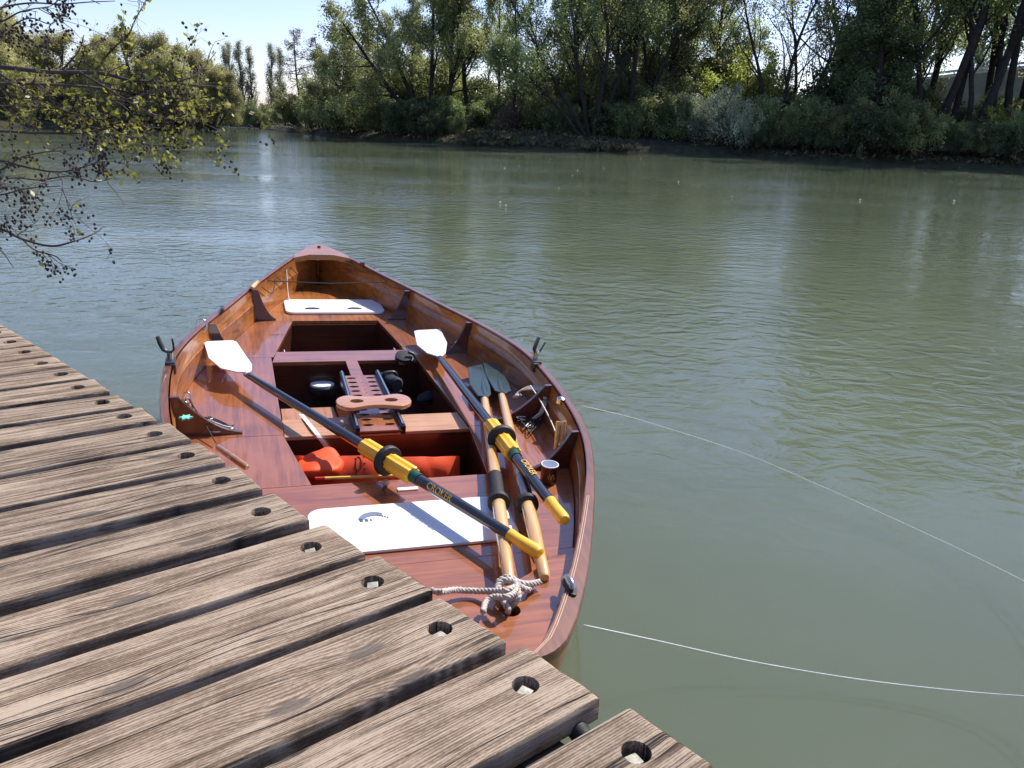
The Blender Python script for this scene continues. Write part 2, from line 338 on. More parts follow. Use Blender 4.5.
def strip(name, line, prof, side, m, jit=.25, dens=3):
    pts = [np.array(p, float) for p in line]; out = []
    for a, b in zip(pts, pts[1:]):
        k = max(1, min(24, int(np.linalg.norm(b - a) / dens)))
        for i in range(k): out.append(a + (b - a) * i / k)
    out.append(pts[-1]); s = MB(); V = []; n = len(out); m_ = len(prof)
    for i, p in enumerate(out):
        t = out[min(i + 1, n - 1)] - out[max(i - 1, 0)]; t /= np.linalg.norm(t); nn = np.array([t[1], -t[0]]) * side
        j = (mnoise.noise(Vector((p[0] * .2, p[1] * .2, 1.0)))) * 1.2 + rng.uniform(-jit, jit)
        for k, (d, z) in enumerate(prof):
            q = p + nn * (d + (j if k < m_ - 1 else 0)); zz = z + (mnoise.noise(Vector((p[0] * .3, p[1] * .3, d))) * .25 * min(1, max(0, z)))
            V.append((q[0], q[1], zz))
    Fc = [(i * m_ + k, i * m_ + k + 1, (i + 1) * m_ + k + 1, (i + 1) * m_ + k) for i in range(n - 1) for k in range(m_ - 1)]
    s.add(V, Fc); o = s.build(name, m, smooth='all'); tag(o, kind='structure'); return o
strip('far_bank', far_sh, [(-2, -1.7), (-.3, -.3), (0, .12), (.5, .45), (2.0, .8), (5, 1.4), (12, 2.0), (60, 2.4), (400, 2.6)], 1, M_bank)
left_sh = [(-150, 60), (-70, 63), (-46, 64), (-36, 72), (-33, 86), (-36, 98), (-60, 104), (-160, 106)]
strip('left_bank', left_sh, [(-2, -1.7), (-.3, -.3), (0, .1), (.6, .4), (3, .8), (8, 1.1), (19, 1.2)], -1, M_bank)
near_sh = [(40, -44), (9, -10), (1, -2.9), (-3.3, 1.6), (-4.9, 5.9), (-7.6, 10.5), (-12.5, 17), (-31, 40), (-60, 58), (-120, 62)]
strip('near_bank', near_sh, [(-1.5, -1.7), (-.2, -.2), (0, .05), (.5, .25), (2, .42), (6, .6), (30, .8), (300, 1.0)], -1, M_bank, jit=.05, dens=1)

# ------------------------------------------------------------------ jetty
jet = empty('jetty', 'weathered grey timber jetty of broad bolted planks beside the boat', 'jetty', loc=(0, 0, 0))
ZD = .70
UL = [((629, 705), (712, 762)), ((523, 643), (600, 697)), ((439, 595), (506, 640)), ((378, 554), (433, 589)), ((326, 523), (365, 553)), ((273, 491), (309, 518)), ((234, 464), (262, 487)), ((199, 441), (225, 461)), ((168, 421), (191, 439)), ((141, 406), (157, 419)), ((117, 393), (133, 405)), ((94, 378), (109, 390)), ((72, 367), (88, 377))]
ang = [39.0, 39.0, 39.0, 38.6, 38.4, 38.2, 36.2, 36.2, 37.0, 36.6, 36.2, 37.0, 36.5]
corners = []
for (U, L_), a in zip(UL, ang): corners.append((at(*U, ZD)[:2], at(*L_, ZD)[:2], a))
ed = np.array([math.cos(R(136.3)), math.sin(R(136.3))])
for k in range(9):                                  # further planks towards the far end
    p = corners[-1][0] + ed * .024; corners.append((p + ed * .212, p.copy(), 37.0 + rng.uniform(-.8, .8)))
for k in range(4):                                  # planks behind the camera side
    p = corners[0][1] - ed * .03; corners.insert(0, (p.copy(), p - ed * .24, 39.0))
def plank(U, L_, a, bolt=True, seed=0):
    rg = random.Random(seed); d = np.array([math.cos(R(a)), math.sin(R(a))]); nrm = np.array([-d[1], d[0]])
    wdt = abs((U - L_) @ nrm) - .005; end = rg.uniform(-.008, .008); Lp = 3.4
    e0 = max(L_ @ d, U @ d) ; skewU = (U @ d) - e0; skewL = (L_ @ d) - e0
    org = L_ + d * (e0 - L_ @ d); o = empty('p', mat=Matrix.Identity(4)); bpy.data.objects.remove(o)
    M = Matrix.Translation((org[0], org[1], ZD)) @ Matrix.Rotation(R(a), 4, 'Z')
    prof = [(0.0, -.055), (0.0, -.006), (.002, -.002), (.007, 0), (.05, .0012), (wdt / 2, -.001), (wdt - .05, .0012), (wdt - .007, 0), (wdt - .002, -.002), (wdt, -.006), (wdt, -.055)]
    xs = [0, -.003, -.010] + [-.03 - i * .06 for i in range(56)]; V = []
    sd_ = seed * 3.7; warp = rg.uniform(-.004, .004)
    for i, x in enumerate(xs):
        for k, (y, z) in enumerate(prof):
            sk = skewL + (skewU - skewL) * y / wdt; fade = 1.0 if x > -.5 else max(0, 1 + (x + .5) / 1.0)
            yy = y + mnoise.noise(Vector((x * 2.5, sd_, 2.0 if y < wdt / 2 else 9.0))) * .005
            zz = z + mnoise.noise(Vector((x * 1.4, y * 3, sd_))) * .0035 + warp * math.sin(x * 2)
            if i == 0: zz = min(zz, -.006) if z > -.05 else zz
            if i == 1 and z > -.05: zz -= .0022
            xj = mnoise.noise(Vector((y * 22, sd_, 0))) * .005 if i < 3 else 0
            V.append((x + sk * fade + xj, yy, zz))
    m_ = len(prof); n = len(xs)
    Fc = [(i * m_ + k, i * m_ + (k + 1) % m_, (i + 1) * m_ + (k + 1) % m_, (i + 1) * m_ + k) for i in range(n - 1) for k in range(m_)]
    Fc += [tuple(range(m_)), tuple(range((n - 1) * m_, n * m_))]
    s = MB(); s.add(V, Fc); o = s.build('plank', M_plank, smooth=True)
    o.matrix_world = M
    bx, by = -.098 + rg.uniform(-.008, .008), wdt * .52
    # bolt recess
    c = MB().lathe([(.029, -.034), (.029, .03)], 24, Matrix.Translation((bx, by, 0))).build('cut', M_plank); c.matrix_world = M
    bpy.context.view_layer.update(); boolean(o, c)
    o.parent = jet; o.matrix_parent_inverse = Matrix.Identity(4)
    q = Matrix.Translation((bx, by, -.034 - (.012 if seed > 9 else 0))) @ Matrix.Rotation(rg.uniform(0, 1.5), 4, 'Z') @ Matrix.Translation((rg.uniform(-.003, .003), rg.uniform(-.003, .003), rg.uniform(-.006, .004))) @ Matrix.Rotation(rg.uniform(-.15, .15), 4, 'X')
    bb = MB(); bb.lathe([(.025, 0), (.025, .003)], 20, q); bb.box((0, 0, .013), (.027, .027, .018), q); b = bb.build('bolt', M_bolt, o, bevel=.0015)
    return o
for i, (U, L_, a) in enumerate(corners): plank(U, L_, a, seed=i + 1)
# bearers and piles under the planks
e0 = corners[0][1]; e1 = corners[-1][0]; dr = (e1 - e0) / np.linalg.norm(e1 - e0); inn = -np.array([math.cos(R(38)), math.sin(R(38))])
M_beam = plain('wet dark beam', (.045, .038, .03), .8, var=.4, scale=9, bump=.004)
for k, off in enumerate((.16, 1.6, 3.0)):
    a = e0 + inn * off; b = e1 + inn * off; mid = (a + b) / 2; ln = np.linalg.norm(b - a)
    MB().box((0, 0, 0), (ln, .10, .14), Matrix.Translation((mid[0], mid[1], ZD - .132)) @ Matrix.Rotation(math.atan2(*(b - a)[::-1]), 4, 'Z')).build('bearer', M_beam, jet)
    for j in range(4):
        p = a + (b - a) * (.06 + j * .29) + inn * .11
        MB().tube([(p[0], p[1], -1.8), (p[0], p[1], ZD - .075)], .065, 12).build('pile', M_beam, jet)
# ring-shaped fender seen between the last planks
fp = at(577, 716, ZD - .06)
t_ = []
for k in range(25): a = 2 * math.pi * k / 25; t_.append((fp[0] + .085 * math.cos(a) * .72 - .03, fp[1] - .02 + .085 * math.cos(a) * -.69, ZD - .13 + .085 * math.sin(a)))
fo = MB().tube(t_, .022, 10, closed=True).build('ring_fender', M_rubber, smooth='all'); tag(fo, 'black rubber ring fender hanging under the jetty edge between the nearest planks', 'fender')

# ------------------------------------------------------------------ boat
bp_ = (-0.32006939374819887, 0.03504616177392303, 0.06547230129328453, -0.097656871612328)
yaw, heel, trim, x0 = bp_
ba = np.array([math.sin(yaw) * math.cos(trim), math.cos(yaw) * math.cos(trim), math.sin(trim)])
bl = np.array([math.cos(yaw), -math.sin(yaw), 0.]); bn = np.cross(bl, ba); bl = bl * math.cos(heel) - bn * math.sin(heel); bn = np.cross(bl, ba)
bo = np.array([x0, 2.0, .26])
BM = Matrix(((bl[0], ba[0], bn[0], bo[0]), (bl[1], ba[1], bn[1], bo[1]), (bl[2], ba[2], bn[2], bo[2]), (0, 0, 0, 1)))
def P(u, v, h=0.0):
    """point at height h above the boat's deck plane under a pixel of the photograph, in boat coordinates"""
    d = ray(u, v); t = ((bo + bn * h - CP) @ bn) / (d @ bn); q = CP + d * t - bo
    return Vector((q @ bl, q @ ba, h))
boat = empty('rowing_boat', 'varnished mahogany rowing boat moored at the jetty', 'boat', mat=BM)
HWT = [(-.06, .17), (-.045, .225), (-.01, .275), (.06, .335), (.35, .50), (.8, .705), (1.2, .845), (1.6, .91), (2.0, .935), (2.3, .925), (2.6, .865), (2.9, .775), (3.2, .67), (3.5, .57), (3.8, .46), (4.1, .34), (4.35, .225), (4.55, .11), (4.64, .05), (4.68, .014)]
HWC = crom(HWT, 6); _hx = [p[0] for p in HWC]; _hy = [p[1] for p in HWC]
def hw(s): return float(np.interp(s, _hx, _hy))
SHT = crom([(-.06, .09), (.4, .13), (.9, .172), (1.6, .192), (2.4, .20), (3.2, .205), (3.9, .215), (4.3, .235), (4.68, .27)], 6)
def sh(s): return float(np.interp(s, [p[0] for p in SHT], [p[1] for p in SHT]))
def dw(s): return max(.0, hw(s) - .055)
ST = [-.06, -.045, -.03, -.01] + [i * .1 for i in range(0, 46)] + [4.56, 4.61, 4.65, 4.68]
# hull shell: outside topsides and inside planking
V = []; Fc = []; s_ = MB()
def prof(s):
    w_ = hw(s); h_ = sh(s); k = min(1, max(0, (4.68 - s) / 1.2)); q = min(w_, 1)
    o = [(w_ - .012, h_), (w_ - .006, h_ - .05), (w_ * .985, h_ - .12), (w_ * .93, -.08), (w_ * .82, -.22), (w_ * .58, -.36 * (.5 + .5 * k)), (w_ * .25, -.44 * (.6 + .4 * k)), (0, -.48 * (.65 + .35 * k))]
    return o
for s in ST:
    o = prof(s); full = [(-x, z) for x, z in o] + [(x, z) for x, z in o[-2::-1]]; V += [(x, s, z) for x, z in full]
n = len(full)
Fc = [(i * n + k, i * n + k + 1, (i + 1) * n + k + 1, (i + 1) * n + k) for i in range(len(ST) - 1) for k in range(n - 1)]
Fc += [tuple(range(n)), tuple(range((len(ST) - 1) * n, len(ST) * n))]
s_.add(V, Fc); s_.build('hull', M_hull, boat, smooth=True)
for sd_ in (-1, 1):
    V = []; m_ = 7
    for s in ST[3:]:
        w_ = hw(s); h_ = sh(s); d_ = min(dw(s), w_ - .02); d_ = max(d_, 0.0)
        a, b = max(w_ - .028, .002), max(d_, .001)
        mid = a * .45 + b * .55; mz = h_ * .5
        for x, z in [(a, h_ - .004), (a * .8 + mid * .2 + .002, h_ * .8), (mid + .004, mz + .012), (mid - .001, mz + .008), (mid, mz), (b + .006, .012), (b, -.02)]: V.append((sd_ * x, s, z))
    n_ = len(ST[3:]); s_ = MB().add(V, [(i * m_ + k, i * m_ + k + 1, (i + 1) * m_ + k + 1, (i + 1) * m_ + k) for i in range(n_ - 1) for k in range(m_ - 1)])
    s_.build('inner_planking', M_hull, boat, smooth=True)
# gunwales
def gwid(s): return .021 + .050 * max(0, min(1, (.9 - s) / .9)) - .006 * max(0, min(1, (s - 3) / 1.5))
for sd_ in (-1, 1):
    V = []; ss = [-.06, -.052, -.04, -.025, -.01] + [i * .08 for i in range(0, 57)] + [4.56, 4.62, 4.67]
    for s in ss:
        w_ = hw(s); h_ = sh(s); i_ = max(w_ - gwid(s), .001); o_ = w_ + .014
        if s < .0: i_ = max(0, min(i_, .30 - gwid(0)))
        for x, z in [(i_, h_ - .026), (i_, h_ + .002), (i_ + .004, h_ + .006), (o_ - .005, h_ + .006), (o_, h_ + .001), (o_ + .002, h_ - .014), (o_ - .003, h_ - .028)]: V.append((sd_ * x, s, z))
    n_ = len(ss); m_ = 7
    MB().add(V, [(i * m_ + k, i * m_ + (k + 1) % m_, (i + 1) * m_ + (k + 1) % m_, (i + 1) * m_ + k) for i in range(n_ - 1) for k in range(m_)] + [tuple(range(m_)), tuple(range((n_ - 1) * m_, n_ * m_))]).build('gunwale', M_gun, boat, smooth=True)
    # pale inlay line near the stern quarter
    for off in (.012, .020):
        pts = [(sd_ * (hw(s) - gwid(s) + off), s, sh(s) + .0065) for s in [-.04 + i * .05 for i in range(16)]]
        MB().tube(pts, .0016, 5).build('inlay_line', M_inlay, boat)
# transom top and plate
tp = [(x, -.13 + .0) for x in (-.2, .2)]
MB().box((0, -.070, -.06), (.36, .022, .28)).build('transom', M_gun, boat, bevel=.006)
# aft deck with concave forward edge, rope hole cut through
def aft_front(x): return .30 + .20 * (abs(x) / .45) ** 2.2
out = [(x, aft_front(x)) for x in [-.43 + i * .86 / 28 for i in range(29)]]
out = [(x, y) for x, y in out if abs(x) < hw(y) - gwid(y) + .01]
rgt = [(hw(y) - gwid(y) + .004, y) for y in [out[-1][1] - i * (out[-1][1] + .055) / 10 for i in range(11)]]
rgt = [(min(x, hw(y)), y) for x, y in rgt]; lft = [(-x, y) for x, y in rgt[::-1]]
aft = MB().prism(out + rgt + lft, .040, .066).build('aft_deck', M_deckx, boat)
hp = P(510, 610, .066)
c_ = MB().lathe([(.034, -.05), (.034, .12)], 24, Matrix.Translation((hp.x, hp.y, 0))).build('cut', M_deck, boat)
bpy.context.view_layer.update(); boolean(aft, c_)
# breasthook at the bow
bh = [(-hw(4.34) + .02, 4.34)] + [(x, 4.42) for x in (-.09, 0, .09)] + [(hw(4.34) - .02, 4.34)]
for y in (4.42, 4.5, 4.58, 4.64, 4.68): bh.append((hw(y) + .008, y))
for y in (4.68, 4.64, 4.58, 4.5, 4.42): bh.append((-hw(y) - .008, y))
MB().prism(bh, lambda x, y: sh(y) - .03, lambda x, y: sh(y) + .0115).build('breasthook', M_brh, boat, bevel=.003)
MB().tube([(0, 4.60, .265), (0, 4.60, .285)], .012, 12).build('screw_cap', M_cord, boat)
# deck panels, 2 mm seams between them
G = .0012
def rail(y0, y1, side, inner, m=10):
    """side deck from inner(y) to the hull side"""
    ys = [y0 + G + (y1 - y0 - 2 * G) * i / m for i in range(m + 1)]
    return [(inner(y), y) for y in ys] + [(side * (dw(y) + .001), y) for y in ys[::-1]]
lin = lambda y0, x0_, y1, x1: (lambda y: x0_ + (x1 - x0_) * (y - y0) / (y1 - y0))
W1L, W1R = lin(2.93, -.40, 3.54, -.27), lin(2.93, .37, 3.54, .30)
W2L, W2R = lin(1.78, -.42, 2.76, -.43), lin(1.78, .47, 2.76, .41)
W3L, W3R = lin(1.27, -.34, 1.74, -.42), lin(1.27, .42, 1.74, .465)
def deckp(name, pts, m=M_deck, z1=0.0, z0=-.022, bev=.0015): return MB().prism(pts, z0, z1).build(name, m, boat, bevel=bev)
for sd_, w1, w2, w3 in ((-1, W1L, W2L, W3L), (1, W1R, W2R, W3R)):
    deckp('side_deck', rail(2.845, 3.56, sd_, w1))
    deckp('side_deck', rail(1.76, 2.845, sd_, w2))
    deckp('side_deck', rail(1.25, 1.76, sd_, w3))
ys = [3.56 + G + i * .08 for i in range(12)] + [4.5]
deckp('foredeck', [(-dw(y), y) for y in ys] + [(dw(y), y) for y in ys[::-1]], M_hull)
deckp('thwart', [(W2L(2.76) + .001, 2.755), (W2R(2.76) - .001, 2.755), (W1R(2.93) - .001, 2.935), (W1L(2.93) + .001, 2.935)], M_deckx)
ys = [.62 + i * .09 for i in range(8)] ; ys[-1] = 1.25 - G
deckp('stern_thwart', [(-dw(y), y) for y in ys] + [(dw(y), y) for y in ys[::-1]], M_deckx)
ys = [.12 + i * .1 for i in range(6)]; ys[-1] = .62 - G
deckp('stern_deck', [(-dw(y) - .03, y) for y in ys] + [(dw(y) + .03, y) for y in ys[::-1]], M_deckx)
# footwells: open boxes below the deck
def well(y0, y1, L_, R_, depth, fl=M_well_shade):
    t_ = .012; a = [(L_(y0), y0), (R_(y0), y0), (R_(y1), y1), (L_(y1), y1)]
    cx = sum(p[0] for p in a) / 4; cy = (y0 + y1) / 2
    b = [(x + math.copysign(t_, x - cx), y + math.copysign(t_, y - cy)) for x, y in a]
    s = MB(); v = [(x, y, -.0225) for x, y in a] + [(x, y, -.0225) for x, y in b] + [(x, y, -depth) for x, y in a] + [(x, y, -depth - t_) for x, y in b]
    f = []
    for i in range(4):
        j = (i + 1) % 4; f += [(i, j, 4 + j, 4 + i), (i, 8 + i, 8 + j, j), (4 + i, 4 + j, 12 + j, 12 + i)]
    f += [(8, 9, 10, 11), (12, 13, 14, 15)]
    w_ = s.add(v, f).build('footwell', M_well_shade, boat)
    fb = MB(); n_ = 5
    for k in range(n_):
        u0, u1 = k / n_, (k + 1) / n_; e = .004
        q = [(L_(y) + (R_(y) - L_(y)) * u + (e if ii in (0, 3) else -e), y) for ii, (u, y) in enumerate(((u0, y0 + e), (u1, y0 + e), (u1, y1 - e), (u0, y1 - e)))]
        fb.prism(q, -depth + .0015, -depth + .016)
    fb.build('floorboards', fl, w_, bevel=.002); return w_
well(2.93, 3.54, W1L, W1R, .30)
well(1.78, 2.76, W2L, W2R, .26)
MB().prism([(-.41, 1.955), (-.15, 1.955), (-.15, 2.20), (-.41, 2.20)], -.075, -.055).build('sunlit_floor_patch', M_floor_sun, boat, bevel=.002)  # added pale panel standing for the sunlit patch of the well floor
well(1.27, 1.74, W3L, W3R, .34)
# white inspection ports on the forward footwell's side walls
for x, y, sg in ((-.36, 3.05, 1), (.335, 3.05, -1)):
    q = Matrix.Translation((x + sg * .012, y, -.07)) @ Matrix.Rotation(R(90), 4, 'Y'); MB().lathe([(.04, -.004), (.045, 0), (.04, .004)], 20, q).build('inspection_port', M_white, boat)
# bulkhead tread board between the two aft wells
tr = MB().prism([(W2L(1.79) + .004, 1.745), (W2R(1.79) - .004, 1.745), (W2R(1.95) - .004, 1.95), (W2L(1.95) + .004, 1.95)], -.026, -.006); tr.build('tread_board', M_board, boat, bevel=.002)
MB().box(((W3L(1.74) + W3R(1.74)) / 2, 1.752, -.165), (.87, .02, .27)).build('bulkhead', M_well_shade, boat)
# centre plank and slide plate with slots
MB().prism([(-.018, 2.40), (.052, 2.40), (.050, 2.754), (-.018, 2.754)], -.018, 0.003).build('centre_plank', M_deckx, boat, bevel=.002)
MB().prism([(-.070, 1.715), (.110, 1.715), (.105, 2.395), (-.065, 2.395)], .002, .010).build('slot_shade_sheet', M_black, boat)  # added black sheet, darkens the slots and plate underside like shade
plate = MB().prism([(-.085, 1.70), (.125, 1.70), (.115, 2.44), (-.07, 2.44)], .018, .026).build('slide_plate', M_deck, boat)
ct = MB()
for k in range(11):
    y = 2.40 - k * .063
    for x in (-.030, .075):
        ct.prism([(x + .026 * math.cos(a), y + .013 * math.sin(a)) for a in [2 * math.pi * j / 14 for j in range(14)]], 0, .05)
ctr = ct.build('cut', M_deck, boat)
bpy.context.view_layer.update(); boolean(plate, ctr)
for k in range(6): MB().tube([(.022, 2.33 - k * .05, .026), (.022, 2.33 - k * .05, .0272)], .003, 8).build('screw', M_black, boat)
for xa, xb in ((-.088, -.075), (.128, .120)):
    MB().add([(xa - .012, 1.70, .0), (xa + .012, 1.70, .0), (xa + .012, 1.70, .045), (xa - .012, 1.70, .045), (xb - .012, 2.46, .0), (xb + .012, 2.46, .0), (xb + .012, 2.46, .045), (xb - .012, 2.46, .045)], [(0, 1, 2, 3), (4, 7, 6, 5), (0, 4, 5, 1), (1, 5, 6, 2), (2, 6, 7, 3), (3, 7, 4, 0)]).build('slide_rail', M_alu, boat, bevel=.004)
    MB().add([(xa - .004, 1.71, .046), (xa + .004, 1.71, .046), (xb + .004, 2.45, .046), (xb - .004, 2.45, .046), (xa - .004, 1.71, .053), (xa + .004, 1.71, .053), (xb + .004, 2.45, .053), (xb - .004, 2.45, .053)], [(0, 1, 2, 3), (4, 7, 6, 5), (0, 4, 5, 1), (1, 5, 6, 2), (2, 6, 7, 3), (3, 7, 4, 0)]).build('rail_track', M_steel, boat)
# hatches
def rr(x0_, x1, y0, y1, r, n=6):
    o = []
    for cx, cy, a0 in ((x1 - r, y1 - r, 0), (x0_ + r, y1 - r, 90), (x0_ + r, y0 + r, 180), (x1 - r, y0 + r, 270)):
        for k in range(n + 1): a = R(a0 + 90 * k / n); o.append((cx + r * math.cos(a), cy + r * math.sin(a)))
    return o
h1 = MB().prism(rr(-.375, .40, .70, 1.03, .06), .0015, .014).build('hatch_lid', M_white, boat, bevel=.004); h1['label'] = 'wide white stern hatch lid'
h2 = MB().prism(rr(-.30, .375, 3.70, 4.03, .06), .0015, .018).build('hatch_lid', M_white, boat, bevel=.004); h2['label'] = 'narrow white bow hatch lid'
for x in (-.12, .17):
    MB().prism([(x + .05 * math.cos(a), 3.78 + .030 * math.sin(a)) for a in [math.pi * k / 10 for k in range(11)]], .0182, .021).build('latch', M_dsteel, h2)
# emblem printed on the stern hatch
lg = P(372, 516, .014); e = []
for k in range(17): a = R(168 - k * 7.2); e.append((lg.x + .004 + .062 * math.cos(a), lg.y - .036 + .066 * math.sin(a)))
for k in range(16, -1, -1): a = R(168 - k * 7.2); e.append((lg.x + .008 + .050 * math.cos(a), lg.y - .044 + .042 * math.sin(a)))
MB().prism(e, .0142, .0148).build('emblem', M_grey, h1)
for k, ww in enumerate((.013, .013, .007)): MB().prism(rr(lg.x - .052 + k * .02, lg.x - .052 + k * .02 + ww, lg.y - .040, lg.y - .015 - k * .003, .003, 2), .0142, .0148).build('emblem_letter', M_dgrey, h1)
for k in range(5): MB().prism(rr(lg.x + .018 + k * .009, lg.x + .024 + k * .009, lg.y - .002 - k * .006, lg.y + .010 - k * .006, .002, 2), .0149, .0153).build('emblem_letter', M_dgrey, h1)
MB().box((.045, 1.155, .004), (.085, .022, .006)).build('white_batten', M_white, boat)
# knees
for s, tip in ((3.58, .37), (2.86, .60), (1.80, .60), (1.26, .63)):
    for sd_ in (-1, 1):
        w_ = hw(s) - .026; h_ = sh(s) - .004; d_ = dw(s); pts = [(w_, h_), (w_ - .035, h_)]
        for k in range(1, 9):
            t = k / 9; x = (w_ - .035) * (1 - t) + tip * t; z = h_ * (1 - t) ** 2.0 + .010 * t
            pts.append((x, z + .010 * math.sin(math.pi * t)))
        pts += [(tip, .008), (tip, .0005), (d_ + .004, .0005), (d_ + .012, .03), (w_ + .004, h_ * .7)]
        V = [(sd_ * x, s - .010, z) for x, z in pts] + [(sd_ * x, s + .010, z) for x, z in pts]; m_ = len(pts)
        MB().add(V, [tuple(range(m_)), tuple(range(2 * m_ - 1, m_ - 1, -1))] + [(i, (i + 1) % m_, m_ + (i + 1) % m_, m_ + i) for i in range(m_)]).build('knee', M_knee, boat, bevel=.002)
# oarlocks
def oarlock(x, y, sg):
    z = sh(y) + .006
    o = MB().box((x, y, z + .006), (.045, .09, .012)).build('oarlock', M_dsteel, boat, bevel=.003)
    MB().tube([(x, y, z + .012), (x, y, z + .05)], .014, 12).build('pin', M_steel, o, smooth=True)
    q = Matrix.Translation((x, y, z + .05)) @ Matrix.Rotation(R(18 * sg), 4, 'Y') @ Matrix.Rotation(R(30 * sg), 4, 'Z')
    pts = [q @ Vector(p) for p in [(-.030, 0, .088), (-.032, 0, .05), (-.028, 0, .018), (-.012, 0, .003), (.012, 0, .001), (.03, 0, .012), (.038, 0, .04), (.044, 0, .066)]]
    MB().tube(pts, [.009, .011, .011, .008, .006, .006, .005, .004], 10).build('horn', M_dsteel, o, smooth=True)
    MB().box((x - sg * .012, y - .03, z - .02), (.03, .05, .05)).build('bracket', M_dsteel, o, bevel=.004)
oarlock(-.922, 2.22, -1); oarlock(.922, 2.12, 1)
# fairleads and pegs on the gunwales
q = P(580, 582, .13); yy = q.y
fl = MB().lathe([(.016, -.010), (.024, 0), (.016, .010)], 20, Matrix.Translation((hw(yy) - .045, yy, sh(yy) + .018)) @ Matrix.Rotation(R(90), 4, 'Y') @ Matrix.Scale(1.7, 4, (0, 1, 0))).build('fairlead', M_steel, boat, smooth='all')
MB().prism([(hw(yy) - .045 + .020 * math.cos(a), yy + .055 * math.sin(a)) for a in [2 * math.pi * k / 18 for k in range(18)]], sh(yy) + .005, sh(yy) + .009).build('fairlead_plate', M_dsteel, boat)
def peg(x, y, z, dx, dy, r=.014, m=M_spruce): MB().tube([(x - dx, y - dy, z), (x - dx * .9, y - dy * .9, z), (x + dx * .9, y + dy * .9, z), (x + dx, y + dy, z)], [r * .6, r, r, r * .6], 12).build('peg', m, boat, smooth=True)
peg(-hw(3.62) + .03, 3.62, sh(3.62) + .018, -.022, -.075)
q = P(232, 457, .17); peg(q.x, q.y, .17, .055, -.10, .014, M_brh)
for dx in (0, .028): MB().tube([(hw(1.33) - .10 + dx, 1.36, sh(1.3) + .0), (hw(1.33) - .11 + dx, 1.33, .06)], .011, 10).build('peg', M_spruce, boat, smooth=True)
MB().box((hw(4.2) - .02, 4.2, sh(4.2) + .02), (.03, .07, .03)).build('chock', M_knee, boat, bevel=.008)
MB().box((-hw(3.08) + .02, 3.08, sh(3.08) + .017), (.022, .07, .022)).build('chock', M_dsteel, boat, bevel=.006)
lp = [(-hw(2.78) + .015 + .03 * math.cos(a), 2.78 + .01 * math.sin(a), sh(2.78) + .012 + .035 * math.sin(a)) for a in [2 * math.pi * k / 16 for k in range(16)]]
MB().tube(lp, .0035, 6, closed=True).build('ring', M_steel, boat, smooth='all')
q = P(575, 406, .15); MB().lathe([(.008, -.02), (.022, -.012), (.022, .012), (.008, .02)], 12, Matrix.Translation((hw(q.y) - .03, q.y, sh(q.y) - .01))).build('jam_cleat', M_steel, boat)
# elastic cord across the bow and lacing along the port side
y = 3.86; MB().tube([(-hw(y) + .03, y, sh(y) - .02), (0, y - .01, sh(y) - .032), (hw(y) - .03, y, sh(y) - .02)], .004, 6).build('elastic_cord', M_cord, boat)
lc = [(-hw(s) + .045 + .02 * (i % 2), s, sh(s) - (.02 if i % 2 == 0 else .10)) for i, s in enumerate((3.70, 3.84, 3.96, 4.08, 4.2, 4.3))]
MB().tube(crom(lc, 5), .003, 6).build('lacing', M_cord, boat); MB().tube(crom([(-hw(4.15) + .05, 4.15, sh(4.15) - .02), (-hw(4.08) + .08, 4.08, .1), (-hw(4.0) + .12, 4.0, .02), (-.25, 3.9, .01)], 5), .003, 6).build('lacing', M_wline, boat)
lc = [(hw(s) - .035 - .015 * (i % 2), s, sh(s) - .01 - .02 * (i % 2)) for i, s in enumerate((3.62, 3.8, 4.0, 4.2, 4.4))]
MB().tube(crom(lc, 5), .0035, 6).build('lacing', M_cord, boat)
MB().tube(crom([(hw(s) - .09, s, z) for s, z in ((1.95, .13), (1.75, .12), (1.5, .10), (1.34, .07))], 4), .0028, 6).build('lacing', M_wline, boat)

# ------------------------------------------------------------------ things lying in the boat
def frame_from(a, b, h_up=Vector((0, 0, 1))):
    """matrix (boat coords) with origin at a, +X towards b"""
    x = (b - a).normalized(); y = h_up.cross(x).normalized(); z = x.cross(y)
    return Matrix(((x.x, y.x, z.x, a.x), (x.y, y.y, z.y, a.y), (x.z, y.z, z.z, a.z), (0, 0, 0, 1)))
def text_mesh(s, size, M, m, parent, name):
    cu_ = bpy.data.curves.new('t', 'FONT'); cu_.body = s; cu_.size = size; cu_.extrude = .0006; cu_.align_x = 'CENTER'; cu_.align_y = 'CENTER'
    o = bpy.data.objects.new('t', cu_); col.objects.link(o); bpy.context.view_layer.update()
    me = bpy.data.meshes.new_from_object(o.evaluated_get(bpy.context.evaluated_depsgraph_get())); bpy.data.objects.remove(o); bpy.data.curves.remove(cu_)
    me.transform(M); me.materials.clear(); me.materials.append(m); me.name = name; q = bpy.data.objects.new(name, me); col.objects.link(q); q.parent = parent; return q
